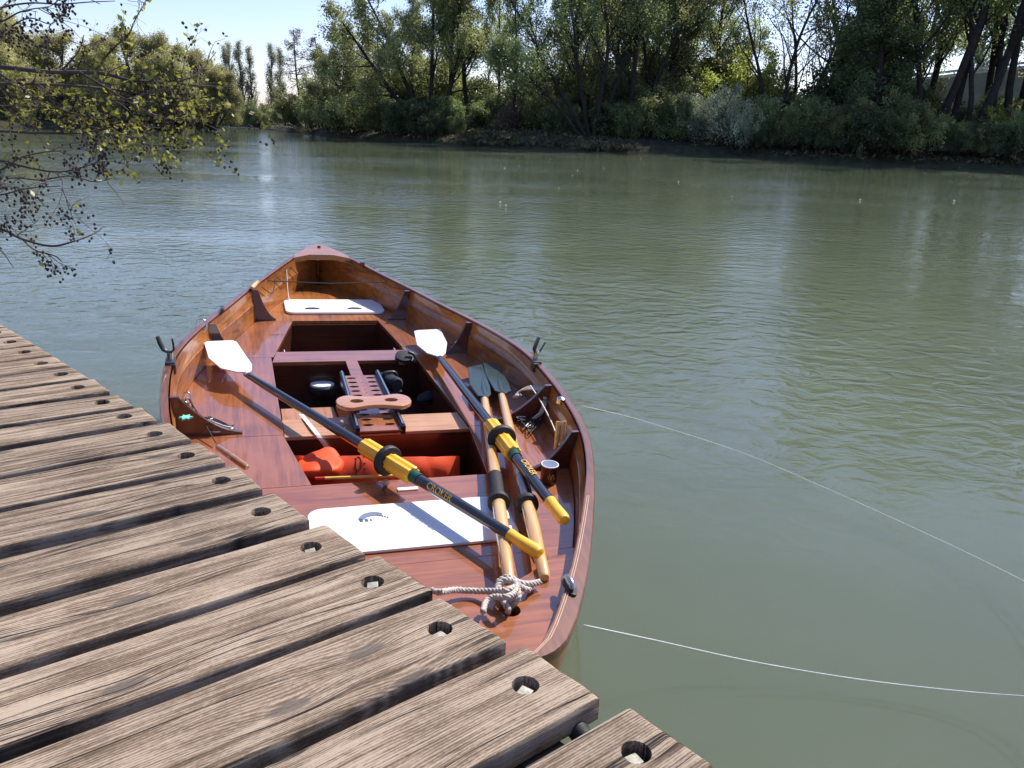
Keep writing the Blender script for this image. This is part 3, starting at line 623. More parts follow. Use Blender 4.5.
def scull(hpx, cpx, bpx, hh, hc, hb, blade_px, label, roll=0):
    a = P(*hpx, hh); c = P(*cpx, hc); b = P(*bpx, hb)
    T = frame_from(a, b); o = empty('scull', label, 'oar', 'carbon sculls with white blades', mat=BM @ T); Ti = T.inverted(); L_ = (b - a).length
    cx = (c - a).length
    MB().tube([(.14, 0, 0), (cx, 0, 0), (L_ * .9, 0, 0), (L_, 0, 0)], [.021, .024, .020, .015], 16).build('shaft', M_carbon, o, smooth=True)
    MB().tube([(0, 0, 0), (.004, 0, 0), (.02, 0, 0), (.12, 0, 0), (.155, 0, 0), (.158, 0, 0)], [.010, .019, .025, .022, .025, .021], 16).build('grip', M_yellow, o, smooth=True)
    v = MB(); r0, r1 = .0350, .0392
    for k in range(1):
        n_ = 20; prof_ = []
        pts = []
        for x in (cx - .17, cx - .165, cx + .165, cx + .17):
            for j in range(n_):
                a_ = 2 * math.pi * j / n_; rr_ = (r1 if j % 2 else r0) - (.003 if abs(x - cx) > .167 else 0); pts.append((x, rr_ * math.cos(a_), rr_ * math.sin(a_)))
        v.add(pts, [(i * n_ + j, i * n_ + (j + 1) % n_, (i + 1) * n_ + (j + 1) % n_, (i + 1) * n_ + j) for i in range(3) for j in range(n_)] + [tuple(range(n_ - 1, -1, -1)), tuple(range(3 * n_, 4 * n_))])
    v.build('sleeve', M_yellow, o)
    rx = Matrix.Translation((cx, 0, 0)) @ Matrix.Rotation(R(90), 4, 'Y')
    MB().lathe([(.033, -.02), (.062, -.014), (.066, -.008), (.066, .008), (.062, .014), (.033, .02)], 28, rx).build('collar', M_rubber, o, smooth=True)
    MB().tube([(cx - .215, 0, 0), (cx - .172, 0, 0)], .0262, 16).build('tape', M_greent, o, smooth=True)
    Mt = Matrix.Translation((cx - .42, 0, .0212)) @ Matrix.Rotation(R(180), 4, 'Z')
    text_mesh('CROKER', .038, Matrix.Rotation(R(roll), 4, 'X') @ Matrix.Translation((cx - .36, -.002, .0246)) @ Matrix.Rotation(R(180), 4, 'Z'), M_yell2, o, 'lettering')
    # blade: photographed outline at its own distance, spooned and thick
    pl = [Ti @ P(*q, hb + .004) for q in blade_px]; pl = [(q.x, q.y) for q in pl]
    xm = max(q[0] for q in pl)
    def zc(x, y): return .012 + .12 * max(0, x - L_ + .02) ** 2 + abs(y) * .05
    bl_ = MB().prism(pl, lambda x, y: zc(x, y) - .004, lambda x, y: zc(x, y) + .004).build('blade', M_white, o, bevel=.002)
    MB().tube([(L_ - .03, 0, .004), (L_ + .05, 0, .009), (L_ + .16, 0, .010)], [.016, .011, .003], 10).build('blade_rib', M_white, o, smooth=True)
    return o
scull((541, 554), (391, 462), (246, 374), .105, .085, .085,
      [(249, 374), (236, 374), (221, 371), (209, 362), (204.5, 349), (207, 347.5), (233, 346.5), (237, 348), (252, 367), (252, 372)], 'black carbon scull with white blade lying diagonally across the boat to port', roll=-58)
scull((565, 521), (501, 437), (439, 357), .135, .115, .06,
      [(437, 358), (427, 355), (417, 347), (414, 334.5), (418, 333.5), (440, 333), (447, 345), (445.5, 355), (442, 358)], 'black carbon scull with white blade lying along the starboard side')
def oar(hpx, spx, bpx, hh, hb, blade_px, label, bend=0):
    a = P(*hpx, hh); b = P(*bpx, hb); T = frame_from(a, b); Ti = T.inverted(); L_ = (b - a).length
    o = empty('wooden_oar', label, 'oar', 'wooden oars with green blades', mat=BM @ T)
    MB().tube([(0, 0, 0), (.01, 0, 0), (.12, 0, 0), (.3, 0, 0), (L_ * .5, 0, 0), (L_ * .9, 0, 0), (L_ + .02, 0, 0)], [.014, .020, .0225, .027, .0265, .022, .019], 16).build('shaft', M_spruce, o, smooth=True)
    c = P(*spx, hh); cx = (c - a).length
    MB().tube([(cx - .05, 0, 0), (cx + .19, 0, 0)], .0295, 16).build('leather', M_knee if bend else M_fab, o, smooth=True)
    MB().lathe([(.028, -.018), (.044, -.012), (.044, .012), (.028, .018)], 24, Matrix.Translation((cx - .04, 0, 0)) @ Matrix.Rotation(R(90), 4, 'Y')).build('collar', M_rubber, o, smooth=True)
    pl = [Ti @ P(*q, hb + .02) for q in blade_px]; pl = [(q.x, q.y) for q in pl]
    MB().prism(pl, lambda x, y: .012 - .1 * abs(y) ** 1.5, lambda x, y: .022 - .1 * abs(y) ** 1.5).build('blade', M_gblade, o, bevel=.003)
    MB().tube([(L_ - .04, 0, 0), (L_ + .05, 0, .014), (L_ + .22, 0, .018)], [.024, .018, .004], 12).build('blade_root', M_gblade, o, smooth=True)
oar((509, 580), (498, 495), (484, 395), .078, .05, [(478, 396), (470, 384), (468, 366), (482, 363), (490, 386), (491, 394), (488, 397)], 'worn wooden oar with green blade nearest the boat centreline', 0)
oar((545, 578), (527, 497), (501, 392), .080, .05, [(495, 391), (486, 374), (483, 361), (497, 362), (509, 383), (511, 391), (506, 394)], 'worn wooden oar with green blade nearest the starboard side', 1)

# sliding seat
def blob_outline(L_, w0, w1, n=48):
    o = []
    for k in range(n):
        a = 2 * math.pi * k / n; x = math.copysign(abs(math.cos(a)) ** .75, math.cos(a)); y = math.copysign(abs(math.sin(a)) ** .8, math.sin(a))
        ww = w0 + (w1 - w0) * min(1, (abs(x) * 1.5) ** 2); o.append((x * L_, y * ww))
    return o
sp = P(374, 402, .075); T = BM @ Matrix.Translation((sp.x, sp.y, .062))
st = empty('sliding_seat', 'pale wooden double lobed sliding seat on the centre rails', 'seat', mat=T)
se = MB().prism(blob_outline(.185, .055, .098), 0, .022).build('seat', M_seat, st, bevel=.007, seg=3)
ct = MB()
for x in (-.085, .085): ct.prism([(x + .034 * math.cos(a), .0 + .024 * math.sin(a)) for a in [2 * math.pi * j / 18 for j in range(18)]], -.05, .08)
cc = ct.build('cut', M_seat, st); bpy.context.view_layer.update(); boolean(se, cc); se.data.shade_smooth(); se.data.set_sharp_from_angle(angle=R(35))
for x in (-.09, .10): MB().box((x, 0, -.006), (.02, .15, .010)).build('carriage', M_black, st, bevel=.002)

# small gear
def bthing(name, label, cat, px, h, grp=None, rz=0):
    q = P(*px, h); return empty(name, label, cat, grp, mat=BM @ Matrix.Translation(q) @ Matrix.Rotation(R(rz), 4, 'Z'))
o = bthing('oval_pod', 'white and black oval pod lying in the port footwell', 'pod', (324, 389), -.16)
MB().lathe([(.02, -.03), (.055, -.026), (.065, 0), (.06, .02), (.04, .027)], 24, Matrix.Scale(1.5, 4, (1, 0, 0))).build('base', M_black, o, smooth=True)
MB().lathe([(.03, .0275), (.052, .024), (.050, .034), (.03, .040)], 24, Matrix.Translation((-.01, 0, 0)) @ Matrix.Scale(1.35, 4, (1, 0, 0))).build('cover', M_white, o, smooth=True)
o = bthing('gear_bag', 'small black bag with yellow piping under the thwart in the port footwell', 'bag', (296, 372), -.17)
q = MB(); 
def pillow(sx, sy, sz, nx=14, e=.45, nz=0.0, seed=0):
    s = MB(); v = []; m_ = nx
    for i in range(m_ + 1):
        ph = math.pi * (i / m_ - .5)
        for j in range(2 * m_):
            th = math.pi * j / m_; f = lambda c: math.copysign(abs(c) ** e, c)
            p = Vector((sx * f(math.cos(ph)) * f(math.cos(th)), sy * f(math.cos(ph)) * f(math.sin(th)), sz * f(math.sin(ph))))
            if nz: p += Vector((mnoise.noise(p * 9 + Vector((seed, 0, 0))), mnoise.noise(p * 9 + Vector((0, seed, 3))), mnoise.noise(p * 11 + Vector((5, 0, seed))))) * nz
            v.append(p)
    f = [(i * 2 * m_ + j, i * 2 * m_ + (j + 1) % (2 * m_), (i + 1) * 2 * m_ + (j + 1) % (2 * m_), (i + 1) * 2 * m_ + j) for i in range(m_) for j in range(2 * m_)]
    return s.add(v, f)
pillow(.11, .055, .05, nz=.01).build('body', M_fab, o, smooth='all')
MB().tube(crom([(-.09, -.04, .045), (-.04, -.05, .062), (.03, -.05, .062), (.09, -.03, .048)], 5), .005, 8).build('piping', M_yell2, o, smooth='all')
# foot stretcher strap / shoe by the thwart
def shoe(label, px, h, rz, heel=True, tilt=0):
    o = bthing('rowing_shoe', label, 'shoe', px, h, 'black rowing shoes in the footwell', rz)
    if tilt: o.matrix_world = o.matrix_world @ Matrix.Rotation(R(tilt), 4, 'X')
    v = []; ring = 16; sec = [(-.125, .030, .075), (-.11, .040, .082), (-.07, .044, .07), (-.02, .042, .062), (.04, .048, .05), (.09, .046, .038), (.12, .030, .026), (.135, .01, .015)]
    for x, w_, h_ in sec:
        for j in range(ring):
            a = 2 * math.pi * j / ring; v.append((x, w_ * math.cos(a), h_ / 2 + h_ / 2 * math.sin(a)))
    f = [(i * ring + j, i * ring + (j + 1) % ring, (i + 1) * ring + (j + 1) % ring, (i + 1) * ring + j) for i in range(len(sec) - 1) for j in range(ring)]
    f += [tuple(range(ring - 1, -1, -1)), tuple(range((len(sec) - 1) * ring, len(sec) * ring))]
    MB().add(v, f).build('upper', M_fab, o, smooth=True)
    MB().prism([(x, y) for x, y in [(-.13, -.03), (-.13, .03), (-.02, .043), (.09, .05), (.14, 0), (.09, -.05), (-.02, -.043)]], -.012, .004).build('sole', M_black, o, bevel=.004)
    MB().tube(crom([(.0, -.05, .02), (.0, -.035, .062), (.0, 0, .07), (.0, .035, .062), (.0, .05, .02)], 5), .010, 8).build('strap', M_black, o, smooth='all')
    return o
shoe('black rowing shoe lying deep in the starboard footwell', (437, 398), -.14, 200)
shoe('black rowing shoe leaning at the starboard edge of the slide rails', (389, 384), -.02, 100)
o = bthing('strap_reel', 'round black strap reel with silver rim on the thwart end beside the white scull blade', 'strap reel', (404, 357), .03)
q = Matrix.Rotation(R(18), 4, 'X') @ Matrix.Scale(.78, 4)
MB().lathe([(.03, -.035), (.060, -.035), (.066, -.02), (.066, .015), (.05, .02)], 26, q).build('body', M_fab, o, smooth=True)
MB().lathe([(.064, -.028), (.070, -.028), (.070, -.004), (.064, -.004)], 26, q, closed=True).build('rim', M_steel, o, smooth=True)
MB().tube(crom([(.02, -.015, .035), (.05, -.02, .025), (.065, -.035, .0), (.05, -.045, -.02)], 5), .009, 8).build('strap', M_black, o, smooth='all')
# orange bag in the aft footwell
c = P(367, 464, -.10); o = empty('dry_bag', 'bright orange bag stuffed in the aft footwell', 'bag', mat=BM @ Matrix.Translation((.0, 1.50, -.165)))
bq_ = MB(); NX, NZ = 44, 14; v = []
for sd2 in (0, 1):
    for iz in range(NZ + 1):
        for ix in range(NX + 1):
            a_, b_ = ix / NX, iz / NZ; x = -.385 + .765 * a_; z = -.115 + b_ * (.255 - .05 * a_); y = -.02 + .105 * b_
            th_ = (.062 * (1 - abs(2 * b_ - 1) ** 5) * (1 - abs(2 * a_ - 1) ** 14)) * (1 if sd2 else .28)
            fold = .016 * mnoise.noise(Vector((x * 5, z * 7, 1.0))) + .007 * mnoise.noise(Vector((x * 17 + z * 9, z * 13, 4.0)))
            v.append((x + .01 * mnoise.noise(Vector((z * 9, a_ * 3, 2.0))), y + (th_ if sd2 else -th_) + fold, z + .012 * mnoise.noise(Vector((x * 6, 0, 8.0))) * b_))
W_ = NX + 1; H_ = (NX + 1) * (NZ + 1); f_ = []
for iz in range(NZ):
    for ix in range(NX):
        q_ = iz * W_ + ix; f_ += [(q_, q_ + 1, q_ + 1 + W_, q_ + W_), (H_ + q_, H_ + q_ + W_, H_ + q_ + 1 + W_, H_ + q_ + 1)]
bq_.add(v, f_); bagb = bq_.build('body', M_orange, o, smooth='all')
fl_ = pillow(.10, .10, .030, nx=16, e=.6, nz=.03, seed=7); fl_.v = [(x - .27, y + .05, z + .105 + .10 * (x + .1) * .3) for x, y, z in fl_.v]; fl_.build('folded_collar', M_orange, o, smooth='all')
gl = P(358, 463, -.075); ox, oz = gl.x, .085
from mathutils.bvhtree import BVHTree
bvh = BVHTree.FromPolygons([v.co[:] for v in bagb.data.vertices], [tuple(p.vertices) for p in bagb.data.polygons])
def snap(x, y):
    q = bvh.ray_cast(Vector((ox + x * .98, -1, oz + y + x * .2)), Vector((0, 1, 0)))[0]
    return (q.x, q.y - .001, q.z) if q else (ox, .0, oz)
MB().tube([snap(.014 * math.cos(a), .026 * math.sin(a) + .01) for a in [2 * math.pi * k / 14 for k in range(14)]], .0024, 5, closed=True).build('printed_mark', M_cord, o)
MB().tube([snap(*p) for p in ((-.013, .035), (-.013, .0), (-.013, -.04), (.012, -.045))], .0024, 5).build('printed_mark', M_cord, o)
for k in range(4): MB().tube([snap(.024, .03 - k * .022), snap(.033, .026 - k * .022)], .002, 5).build('printed_mark', M_cord, o)
# stick with red end
a = P(315, 478.5, .008); b = P(398, 475.5, .012); T = BM @ frame_from(a, b); L_ = (b - a).length
o = empty('marker_stick', 'thin yellow stick with red end lying across the aft footwell edge', 'stick', mat=T)
MB().tube([(.04, 0, 0), (L_, 0, 0)], .0065, 8).build('rod', M_yell2, o, smooth=True); MB().tube([(0, 0, 0), (.04, 0, 0)], .007, 8).build('tip', M_red, o, smooth=True)
o = bthing('cork', 'small pale cork knotted on cord beside the yellow stick end', 'cork', (386, 483), .018)
MB().lathe([(.010, -.016), (.015, -.012), (.013, .010), (.008, .016)], 12, Matrix.Rotation(R(70), 4, 'X')).build('body', M_cork, o, smooth=True); MB().tube([(0, 0, 0), (-.02, -.03, -.012), (-.01, -.06, -.014)], .002, 6).build('cord', M_cord, o)
# white strap
pts = [P(318 - 0, 416, .0), P(322, 420, .006), P(325, 425, -.01), P(330, 430, -.02), P(338, 438, -.05), P(343, 446, -.09)]
pts = [P(301, 414, .0), P(306, 420, .002), Vector((P(316, 427, 0).x, 1.738, .002)), Vector((P(323, 434, -.05).x, 1.722, -.05)), Vector((P(332, 443, -.11).x, 1.715, -.12))]
v = []; 
for p in crom(pts, 4): v += [(p[0] - .011, p[1] + .004, p[2]), (p[0] + .011, p[1] - .004, p[2]), (p[0] + .011, p[1] - .004, p[2] - .0025), (p[0] - .011, p[1] + .004, p[2] - .0025)]
n_ = len(v) // 4; o = MB().add(v, [(i * 4 + k, i * 4 + (k + 1) % 4, (i + 1) * 4 + (k + 1) % 4, (i + 1) * 4 + k) for i in range(n_ - 1) for k in range(4)]).build('webbing_strap', M_wline); o.matrix_world = BM
tag(o, 'white webbing strap hanging over the bulkhead above the orange bag', 'strap')
# tin
o = bthing('tin_can', 'open printed tin can by the starboard knee near the stern', 'can', (548, 482), .002)
MB().lathe([(.034, 0), (.036, .003), (.036, .085)], 28).build('body', M_tin, o, smooth=True)
MB().lathe([(.0345, .083), (.038, .083), (.038, .088), (.0345, .088)], 28, closed=True).build('rim', M_wpaint, o)
MB().lathe([(.030, .0865), (.034, .087)], 24).build('lid', M_steel, o)
for k, (x0_, z0_, x1, z1) in enumerate(((-.012, .055, -.004, .03), (-.004, .03, .004, .055), (.008, .05, .012, .03), (-.018, .045, -.012, .03))):
    a0 = -1.57; MB().tube([(.0368 * math.cos(a0 + x0_ * 27), .0368 * math.sin(a0 + x0_ * 27), z0_), (.0368 * math.cos(a0 + x1 * 27), .0368 * math.sin(a0 + x1 * 27), z1)], .0016, 5).build('printed_mark', M_gold, o)

# ropes
def twist(pts, r, turns_per_m=28, strands=3, n=5):
    c = [Vector(p) for p in crom(pts, 10)]; s = MB(); L_ = 0; fr = []; pn = None
    for i, p in enumerate(c):
        t = (c[min(i + 1, len(c) - 1)] - c[max(i - 1, 0)]).normalized()
        if pn is None: pn = t.orthogonal().normalized()
        pn = (pn - t * pn.dot(t)).normalized(); fr.append((p, pn.copy(), t.cross(pn), L_))
        if i < len(c) - 1: L_ += (c[i + 1] - p).length
    for k in range(strands):
        q = []
        for p, a, b, d in fr: th = 2 * math.pi * (k / strands + d * turns_per_m); q.append(p + (a * math.cos(th) + b * math.sin(th)) * r * .5)
        s.tube(q, r * .58, n)
    return s
RM = BM.inverted()
mr_ = empty('mooring_rope', 'thick braided mooring rope knotted through the stern deck hole', 'rope', mat=BM @ Matrix.Translation((hp.x, hp.y, .066)))
off = Vector((hp.x, hp.y, .066))
def rp_(pl): return [tuple(P(u, v, h) - off) for u, v, h in pl]
twist(rp_([(506, 616, .0), (508, 610, .09), (504, 602, .10), (498, 594, .10), (499, 584, .11), (508, 580, .12), (517, 588, .11), (518, 598, .10), (512, 606, .06), (513, 612, -.01)]), .0105, 24).build('loop', M_rope, mr_, smooth='all')
twist(rp_([(498, 582, .10), (508, 577, .12), (520, 583, .11), (530, 584, .10), (540, 582, .09)]), .0105, 24).build('loop', M_rope, mr_, smooth='all')
twist(rp_([(441, 592, .14), (455, 590, .10), (475, 591, .09), (495, 591, .11), (508, 590, .13), (518, 586, .11), (528, 590, .09), (532, 583, .08)]), .0105, 24).build('lead', M_rope, mr_, smooth='all')
twist(rp_([(483, 612, .12), (486, 602, .11), (494, 597, .12), (506, 597, .14), (515, 592, .13), (516, 583, .12), (505, 580, .12), (500, 588, .10), (508, 600, .09)]), .0105, 24).build('lead', M_rope, mr_, smooth='all')
twist(rp_([(432, 590, .03), (437, 592, .10), (441, 592, .14)]), .0105, 24).build('lead', M_rope, mr_, smooth='all')
# thinner rope coil on the starboard knee
cr_o = P(545, 400, .10); o = empty('rope_coil', 'thin pale rope coil hanging on the starboard side knee', 'rope', mat=BM @ Matrix.Translation(cr_o))
for k in range(4):
    pl = [(513, 398, .05), (520, 391, .08), (529, 386.5 + k, .11), (538, 387 + k, .12), (546 - k, 393 + k, .12), (546 - k, 403, .10), (543 - k, 412, .06), (535 - k, 419, .02)]
    MB().tube(crom([tuple(P(u, v, h) - cr_o) for u, v, h in pl], 5), .0045, 6).build('turn', M_rope, o, smooth='all')
pl = [(541, 388, .125), (543, 392, .135), (547, 393, .12), (546, 398, .12), (542, 396, .13)]
MB().tube(crom([tuple(P(u, v, h) - cr_o) for u, v, h in pl], 5), .009, 8).build('knot', M_rope, o, smooth='all')
MB().tube(crom([tuple(P(u, v, h) - cr_o) for u, v, h in [(514, 398, .04), (517, 396, .06), (521, 396, .05)]], 4), .012, 8).build('knot', M_rope, o, smooth='all')
# tangle of dark cords and shackles
def tangle(label, pxs, h, seed, r=.003, m=M_cord):
    c0 = P(*pxs[0], h); rg = random.Random(seed); o = empty('tangled_cord', label, 'cord', mat=BM @ Matrix.Translation(c0))
    for k in range(5):
        pts = [tuple(P(u + rg.uniform(-4, 4), v + rg.uniform(-3, 3), h + rg.uniform(0, .02)) - c0) for u, v in rg.sample(pxs, len(pxs))]
        MB().tube(crom(pts, 5), r, 5).build('cord', m if k < 4 else M_wline, o, smooth='all')
    return o
tangle('tangled dark cord with pale loops below the rope coil', [(514, 418), (522, 421), (532, 424), (540, 420), (528, 430)], .01, 3, .0032)
tangle('tangled cord and hook lying by the port side knee', [(203, 428), (212, 421), (222, 428), (231, 428), (212, 432), (208, 417)], .012, 9, .003)
o = empty('shackle_bundle', 'steel shackles and mint green clip hung on the port gunwale', 'shackles', mat=BM @ Matrix.Translation(P(187, 405, .12)))
oo = P(187, 405, .12)
for k, (u, v, h) in enumerate(((187, 398, .14), (189, 404, .12), (191, 410, .10), (195, 417, .07), (185, 406, .14))):
    c = P(u, v, h) - oo; M_ = Matrix.Translation(c) @ Matrix.Rotation(k * .8, 4, 'Z') @ Matrix.Rotation(1.1, 4, 'X')
    MB().tube([M_ @ Vector((.016 * math.cos(a), .028 * math.sin(a), 0)) for a in [2 * math.pi * j / 14 for j in range(14)]], .004, 7, closed=True).build('shackle', M_steel if k % 2 == 0 else M_dsteel, o, smooth='all')
c = P(186, 417.5, .155) - oo
star = []
for k in range(12): a = math.pi * k / 6; r_ = .030 if k % 2 == 0 else .016; star.append((c.x + r_ * math.cos(a), c.y + r_ * math.sin(a)))
MB().prism(star, c.z - .004, c.z + .004).build('clip', M_mint, o, bevel=.001)
MB().tube([tuple(P(190, 401, .14) - oo), tuple(P(203, 421, .06) - oo), tuple(P(216, 443, .02) - oo)], .003, 6).build('cord', M_cord, o)

# two thin mooring cords running off to posts on the right
def line(pl, label, r):
    pts = [Vector(at(u, v, z)) for u, v, z in pl]; c0 = pts[0]
    o = MB().tube([tuple(p - c0) for p in crom([tuple(p) for p in pts], 10)], r, 6).build('stretched_line', M_wline, smooth='all'); o.location = c0; tag(o, label, 'cord', 'thin cords running from the boat out over the water'); return pts[-1]
e1 = line([(579, 405, .40), (640, 420, .26), (740, 452, .14), (830, 490, .08), (940, 540, .07), (1024, 581, .12), (1120, 632, .30)], 'thin white cord stretched over the water from the oarlock side, upper of the two', .0016)
e2 = line([(584, 625, .32), (650, 639, .16), (750, 661, .07), (850, 678, .05), (940, 689, .06), (1024, 696, .12), (1130, 700, .30)], 'thin white cord stretched over the water from the stern quarter, lower of the two', .0018)
for k, e in enumerate((e1, e2)):
    o = MB().tube([(e[0] + .08, e[1], -1.6), (e[0] + .08, e[1], e[2] + .35), (e[0] + .08, e[1], e[2] + .37)], [.07, .07, .05], 14).build('mooring_post', M_beam, smooth=True); tag(o, ('dark round mooring post holding the upper white cord', 'dark round mooring post holding the lower white cord')[k], 'post')

# ------------------------------------------------------------------ trees
def nrm(v): return v / (np.linalg.norm(v) + 1e-9)
class Tree:
    def __init__(s, seed): s.rg = np.random.RandomState(seed); s.wood = MB(); s.lv = []
    def branch(s, p, d, L_, r, lvl, pr):
        rg = s.rg; n = max(3, int(L_ / pr['step'][min(lvl, 2)])); pts = [p.copy()]; rad = [r]; d = nrm(d)
        tr = pr['trop'][min(lvl, len(pr['trop']) - 1)]; wg = pr['wig'][min(lvl, len(pr['wig']) - 1)]
        for i in range(n):
            d = nrm(d + rg.normal(0, wg, 3) + np.array([0, 0, tr])); p = p + d * L_ / n; pts.append(p.copy()); rad.append(r * (1 - (1 - pr['tap']) * (i + 1) / n))
        s.wood.tube(pts, rad, (8, 5, 4, 3, 3)[lvl], cap=False)
        if lvl < pr['lv']:
            k = pr['kids'][lvl]; k = max(1, int(k * (.6 + .8 * rg.rand()))) if lvl else k; st = pr['start'][min(lvl, len(pr['start']) - 1)]
            for j in range(k):
                t = st + (1 - st) * (j + rg.rand()) / k; i = min(n - 1, int(t * n)); q = pts[i] + (pts[i + 1] - pts[i]) * (t * n - i)
                dd = nrm(pts[i + 1] - pts[i]); ax = nrm(np.cross(dd, rg.normal(0, 1, 3))); an = R(pr['ang'][min(lvl, len(pr['ang']) - 1)]) * (.7 + .6 * rg.rand())
                cd = dd * math.cos(an) + ax * math.sin(an); cl = L_ * pr['ratio'][min(lvl, len(pr['ratio']) - 1)] * (1.1 - .75 * (t - st) / (1 - st + 1e-6)) * (.7 + .5 * rg.rand())
                s.branch(q, cd, cl, max(rad[i] * pr.get('rr', .5), .006), lvl + 1, pr)
        if lvl >= pr['lv'] - pr.get('ll', 1) or lvl == pr['lv']:
            m = pr['leaf'] * 2.3; m = int(m * (1 if lvl == pr['lv'] else .4))
            tt = rg.rand(m) ** .8; idx = np.minimum((tt * n).astype(int), n - 1); P_ = np.array(pts); base = P_[idx] + (P_[idx + 1] - P_[idx]) * (tt * n - idx)[:, None]
            s.lv.append(base + rg.normal(0, pr['scat'], (m, 3)) - np.array([0, 0, 1]) * np.abs(rg.normal(0, pr.get('hang', 0), (m, 1))))
    def leaves(s, size, asp=1.6, frac=1.0):
        size *= .62; P_ = np.concatenate(s.lv) if s.lv else np.zeros((0, 3)); return leafmesh(P_, size, s.rg, asp)
def leafmesh(P_, size, rg, asp=1.6, drop=0.0):
    n = len(P_); a = rg.normal(0, 1, (n, 3)); a[:, 2] -= drop; a /= np.linalg.norm(a, axis=1)[:, None]; b = np.cross(a, rg.normal(0, 1, (n, 3))); b /= np.linalg.norm(b, axis=1)[:, None] + 1e-9
    sz = (size * (.6 + .8 * rg.rand(n)))[:, None]; L_ = a * sz * asp / 2; W = b * sz / 2
    V = np.stack([P_ - L_, P_ + W * .9, P_ + L_, P_ - W * .9], 1).reshape(-1, 3); me = bpy.data.meshes.new('crown')
    me.vertices.add(4 * n); me.vertices.foreach_set('co', V.ravel()); me.loops.add(4 * n); me.loops.foreach_set('vertex_index', np.arange(4 * n, dtype=np.int32)); me.polygons.add(n)
    me.polygons.foreach_set('loop_start', np.arange(0, 4 * n, 4, dtype=np.int32)); me.update(calc_edges=True); me.validate(); return me
protos = {}
def make_proto(key, seed, stems, pr, leafm, barkm, lsize, asp=1.6, base=None):
    t = Tree(seed)
    for (dx, dy, d, L_, r) in stems: t.branch(np.array([dx, dy, -.3]), np.array(d, float), L_, r, 0, pr)
    me = bpy.data.meshes.new('trunk'); me.from_pydata([tuple(x) for x in t.wood.v], [], t.wood.f); me.update(); me.shade_smooth(); me.materials.append(barkm)
    lf = t.leaves(lsize, asp); lf.materials.append(leafm); protos[key] = (me, lf); return len(lf.polygons)
cnt = 0
PR = dict(step=(1.0, .7, .5), trop=(.02, .05, .03), wig=(.05, .12, .18), tap=.25, lv=3, kids=(16, 7, 5), start=(.25, .2, .15), ang=(48, 45, 45), ratio=(.38, .45, .5), leaf=13, scat=.28, rr=.5)
def pr(**k): d = dict(PR); d.update(k); return d
cnt += make_proto('tall', 1, [(0, 0, (.03, 0, 1), 21, .26)], pr(kids=(22, 6, 5), leaf=14, trop=(.01, .10, .05), ang=(38, 42, 45), ratio=(.27, .45, .5), scat=.3), L_pale, B_dark, .20)
cnt += make_proto('tall2', 2, [(0, 0, (-.05, 0, 1), 18, .24), (.9, .4, (.16, .05, 1), 16, .18)], pr(kids=(13, 6, 5), leaf=12, trop=(.01, .06, .03)), L_olive, B_dark, .19)
cnt += make_proto('willow', 3, [(0, 0, (-.75, 0, .8), 10, .22), (.3, .2, (-.45, .1, .9), 11, .20), (.5, 0, (-.15, .1, 1), 11.5, .2), (.8, .3, (-.95, .1, .55), 9, .15), (.8, 0, (.35, .1, 1), 10, .18)], pr(lv=3, kids=(10, 6, 5), leaf=13, start=(.3, .2, .1), trop=(.03, .02, -.03), scat=.25, hang=.2), L_olive, B_dark, .16)
cnt += make_proto('fan', 4, [(0, 0, (-.55, .1, 1), 14, .20), (.2, .1, (-.22, .1, 1), 15, .22), (.4, 0, (.08, 0, 1), 16, .22), (.5, .2, (.35, 0, 1), 14, .18), (-.2, 0, (-.85, 0, .9), 10, .14)], pr(kids=(10, 6, 4), leaf=11, start=(.35, .2, .1), trop=(.0, .05, .03), ang=(35, 40, 45), scat=.3), L_green, B_dark, .17)
cnt += make_proto('sparse', 5, [(0, 0, (-.25, 0, 1), 14, .20), (.3, 0, (.15, 0, 1), 15, .22), (.5, .1, (.5, 0, 1), 11, .15)], pr(kids=(9, 5, 4), leaf=4, start=(.3, .2, .1), ang=(38, 40, 45)), L_olive, B_dark, .15)
cnt += make_proto('ivy', 6, [(0, 0, (.02, 0, 1), 17, .35)], pr(kids=(30, 7, 5), leaf=20, start=(.08, .1, .1), trop=(.0, .03, .0), ang=(62, 50, 50), ratio=(.26, .45, .5), scat=.28), L_dark, B_dark, .20)
cnt += make_proto('riverside', 7, [(0, 0, (.05, 0, 1), 25, .33), (1.0, .3, (.17, 0, 1), 23, .28), (-.6, .4, (-.12, 0, 1), 22, .24)], pr(kids=(14, 6, 5), leaf=9, start=(.3, .2, .1), ang=(45, 42, 45), ratio=(.26, .45, .5), scat=.3), L_green, B_dark, .21)
cnt += make_proto('leaning', 8, [(0, 0, (.28, 0, 1), 24, .34), (.3, .2, (-.22, 0, 1), 20, .22)], pr(kids=(14, 6, 5), leaf=8, start=(.25, .2, .1), ang=(45, 42, 45), ratio=(.27, .45, .5), scat=.3), L_green, B_dark, .20)
cnt += make_proto('larch', 9, [(0, 0, (.0, 0, 1), 9, .14)], pr(kids=(46, 6, 0), lv=2, leaf=9, start=(.12, .15, .1), trop=(.0, .0, 0), ang=(82, 50), ratio=(.26, .35), scat=.14), L_brown, B_dark, .11)
cnt += make_proto('poplar', 10, [(0, 0, (.0, 0, 1), 9.0, .16)], pr(kids=(30, 6, 4), leaf=4, start=(.12, .1, .1), trop=(.0, .22, .12), wig=(.03, .08, .1), ang=(30, 28, 30), ratio=(.22, .4, .5), scat=.18), leaf_mat('budding poplar foliage', (.38, .39, .24), var=.25, trans=.6), B_grey, .12)
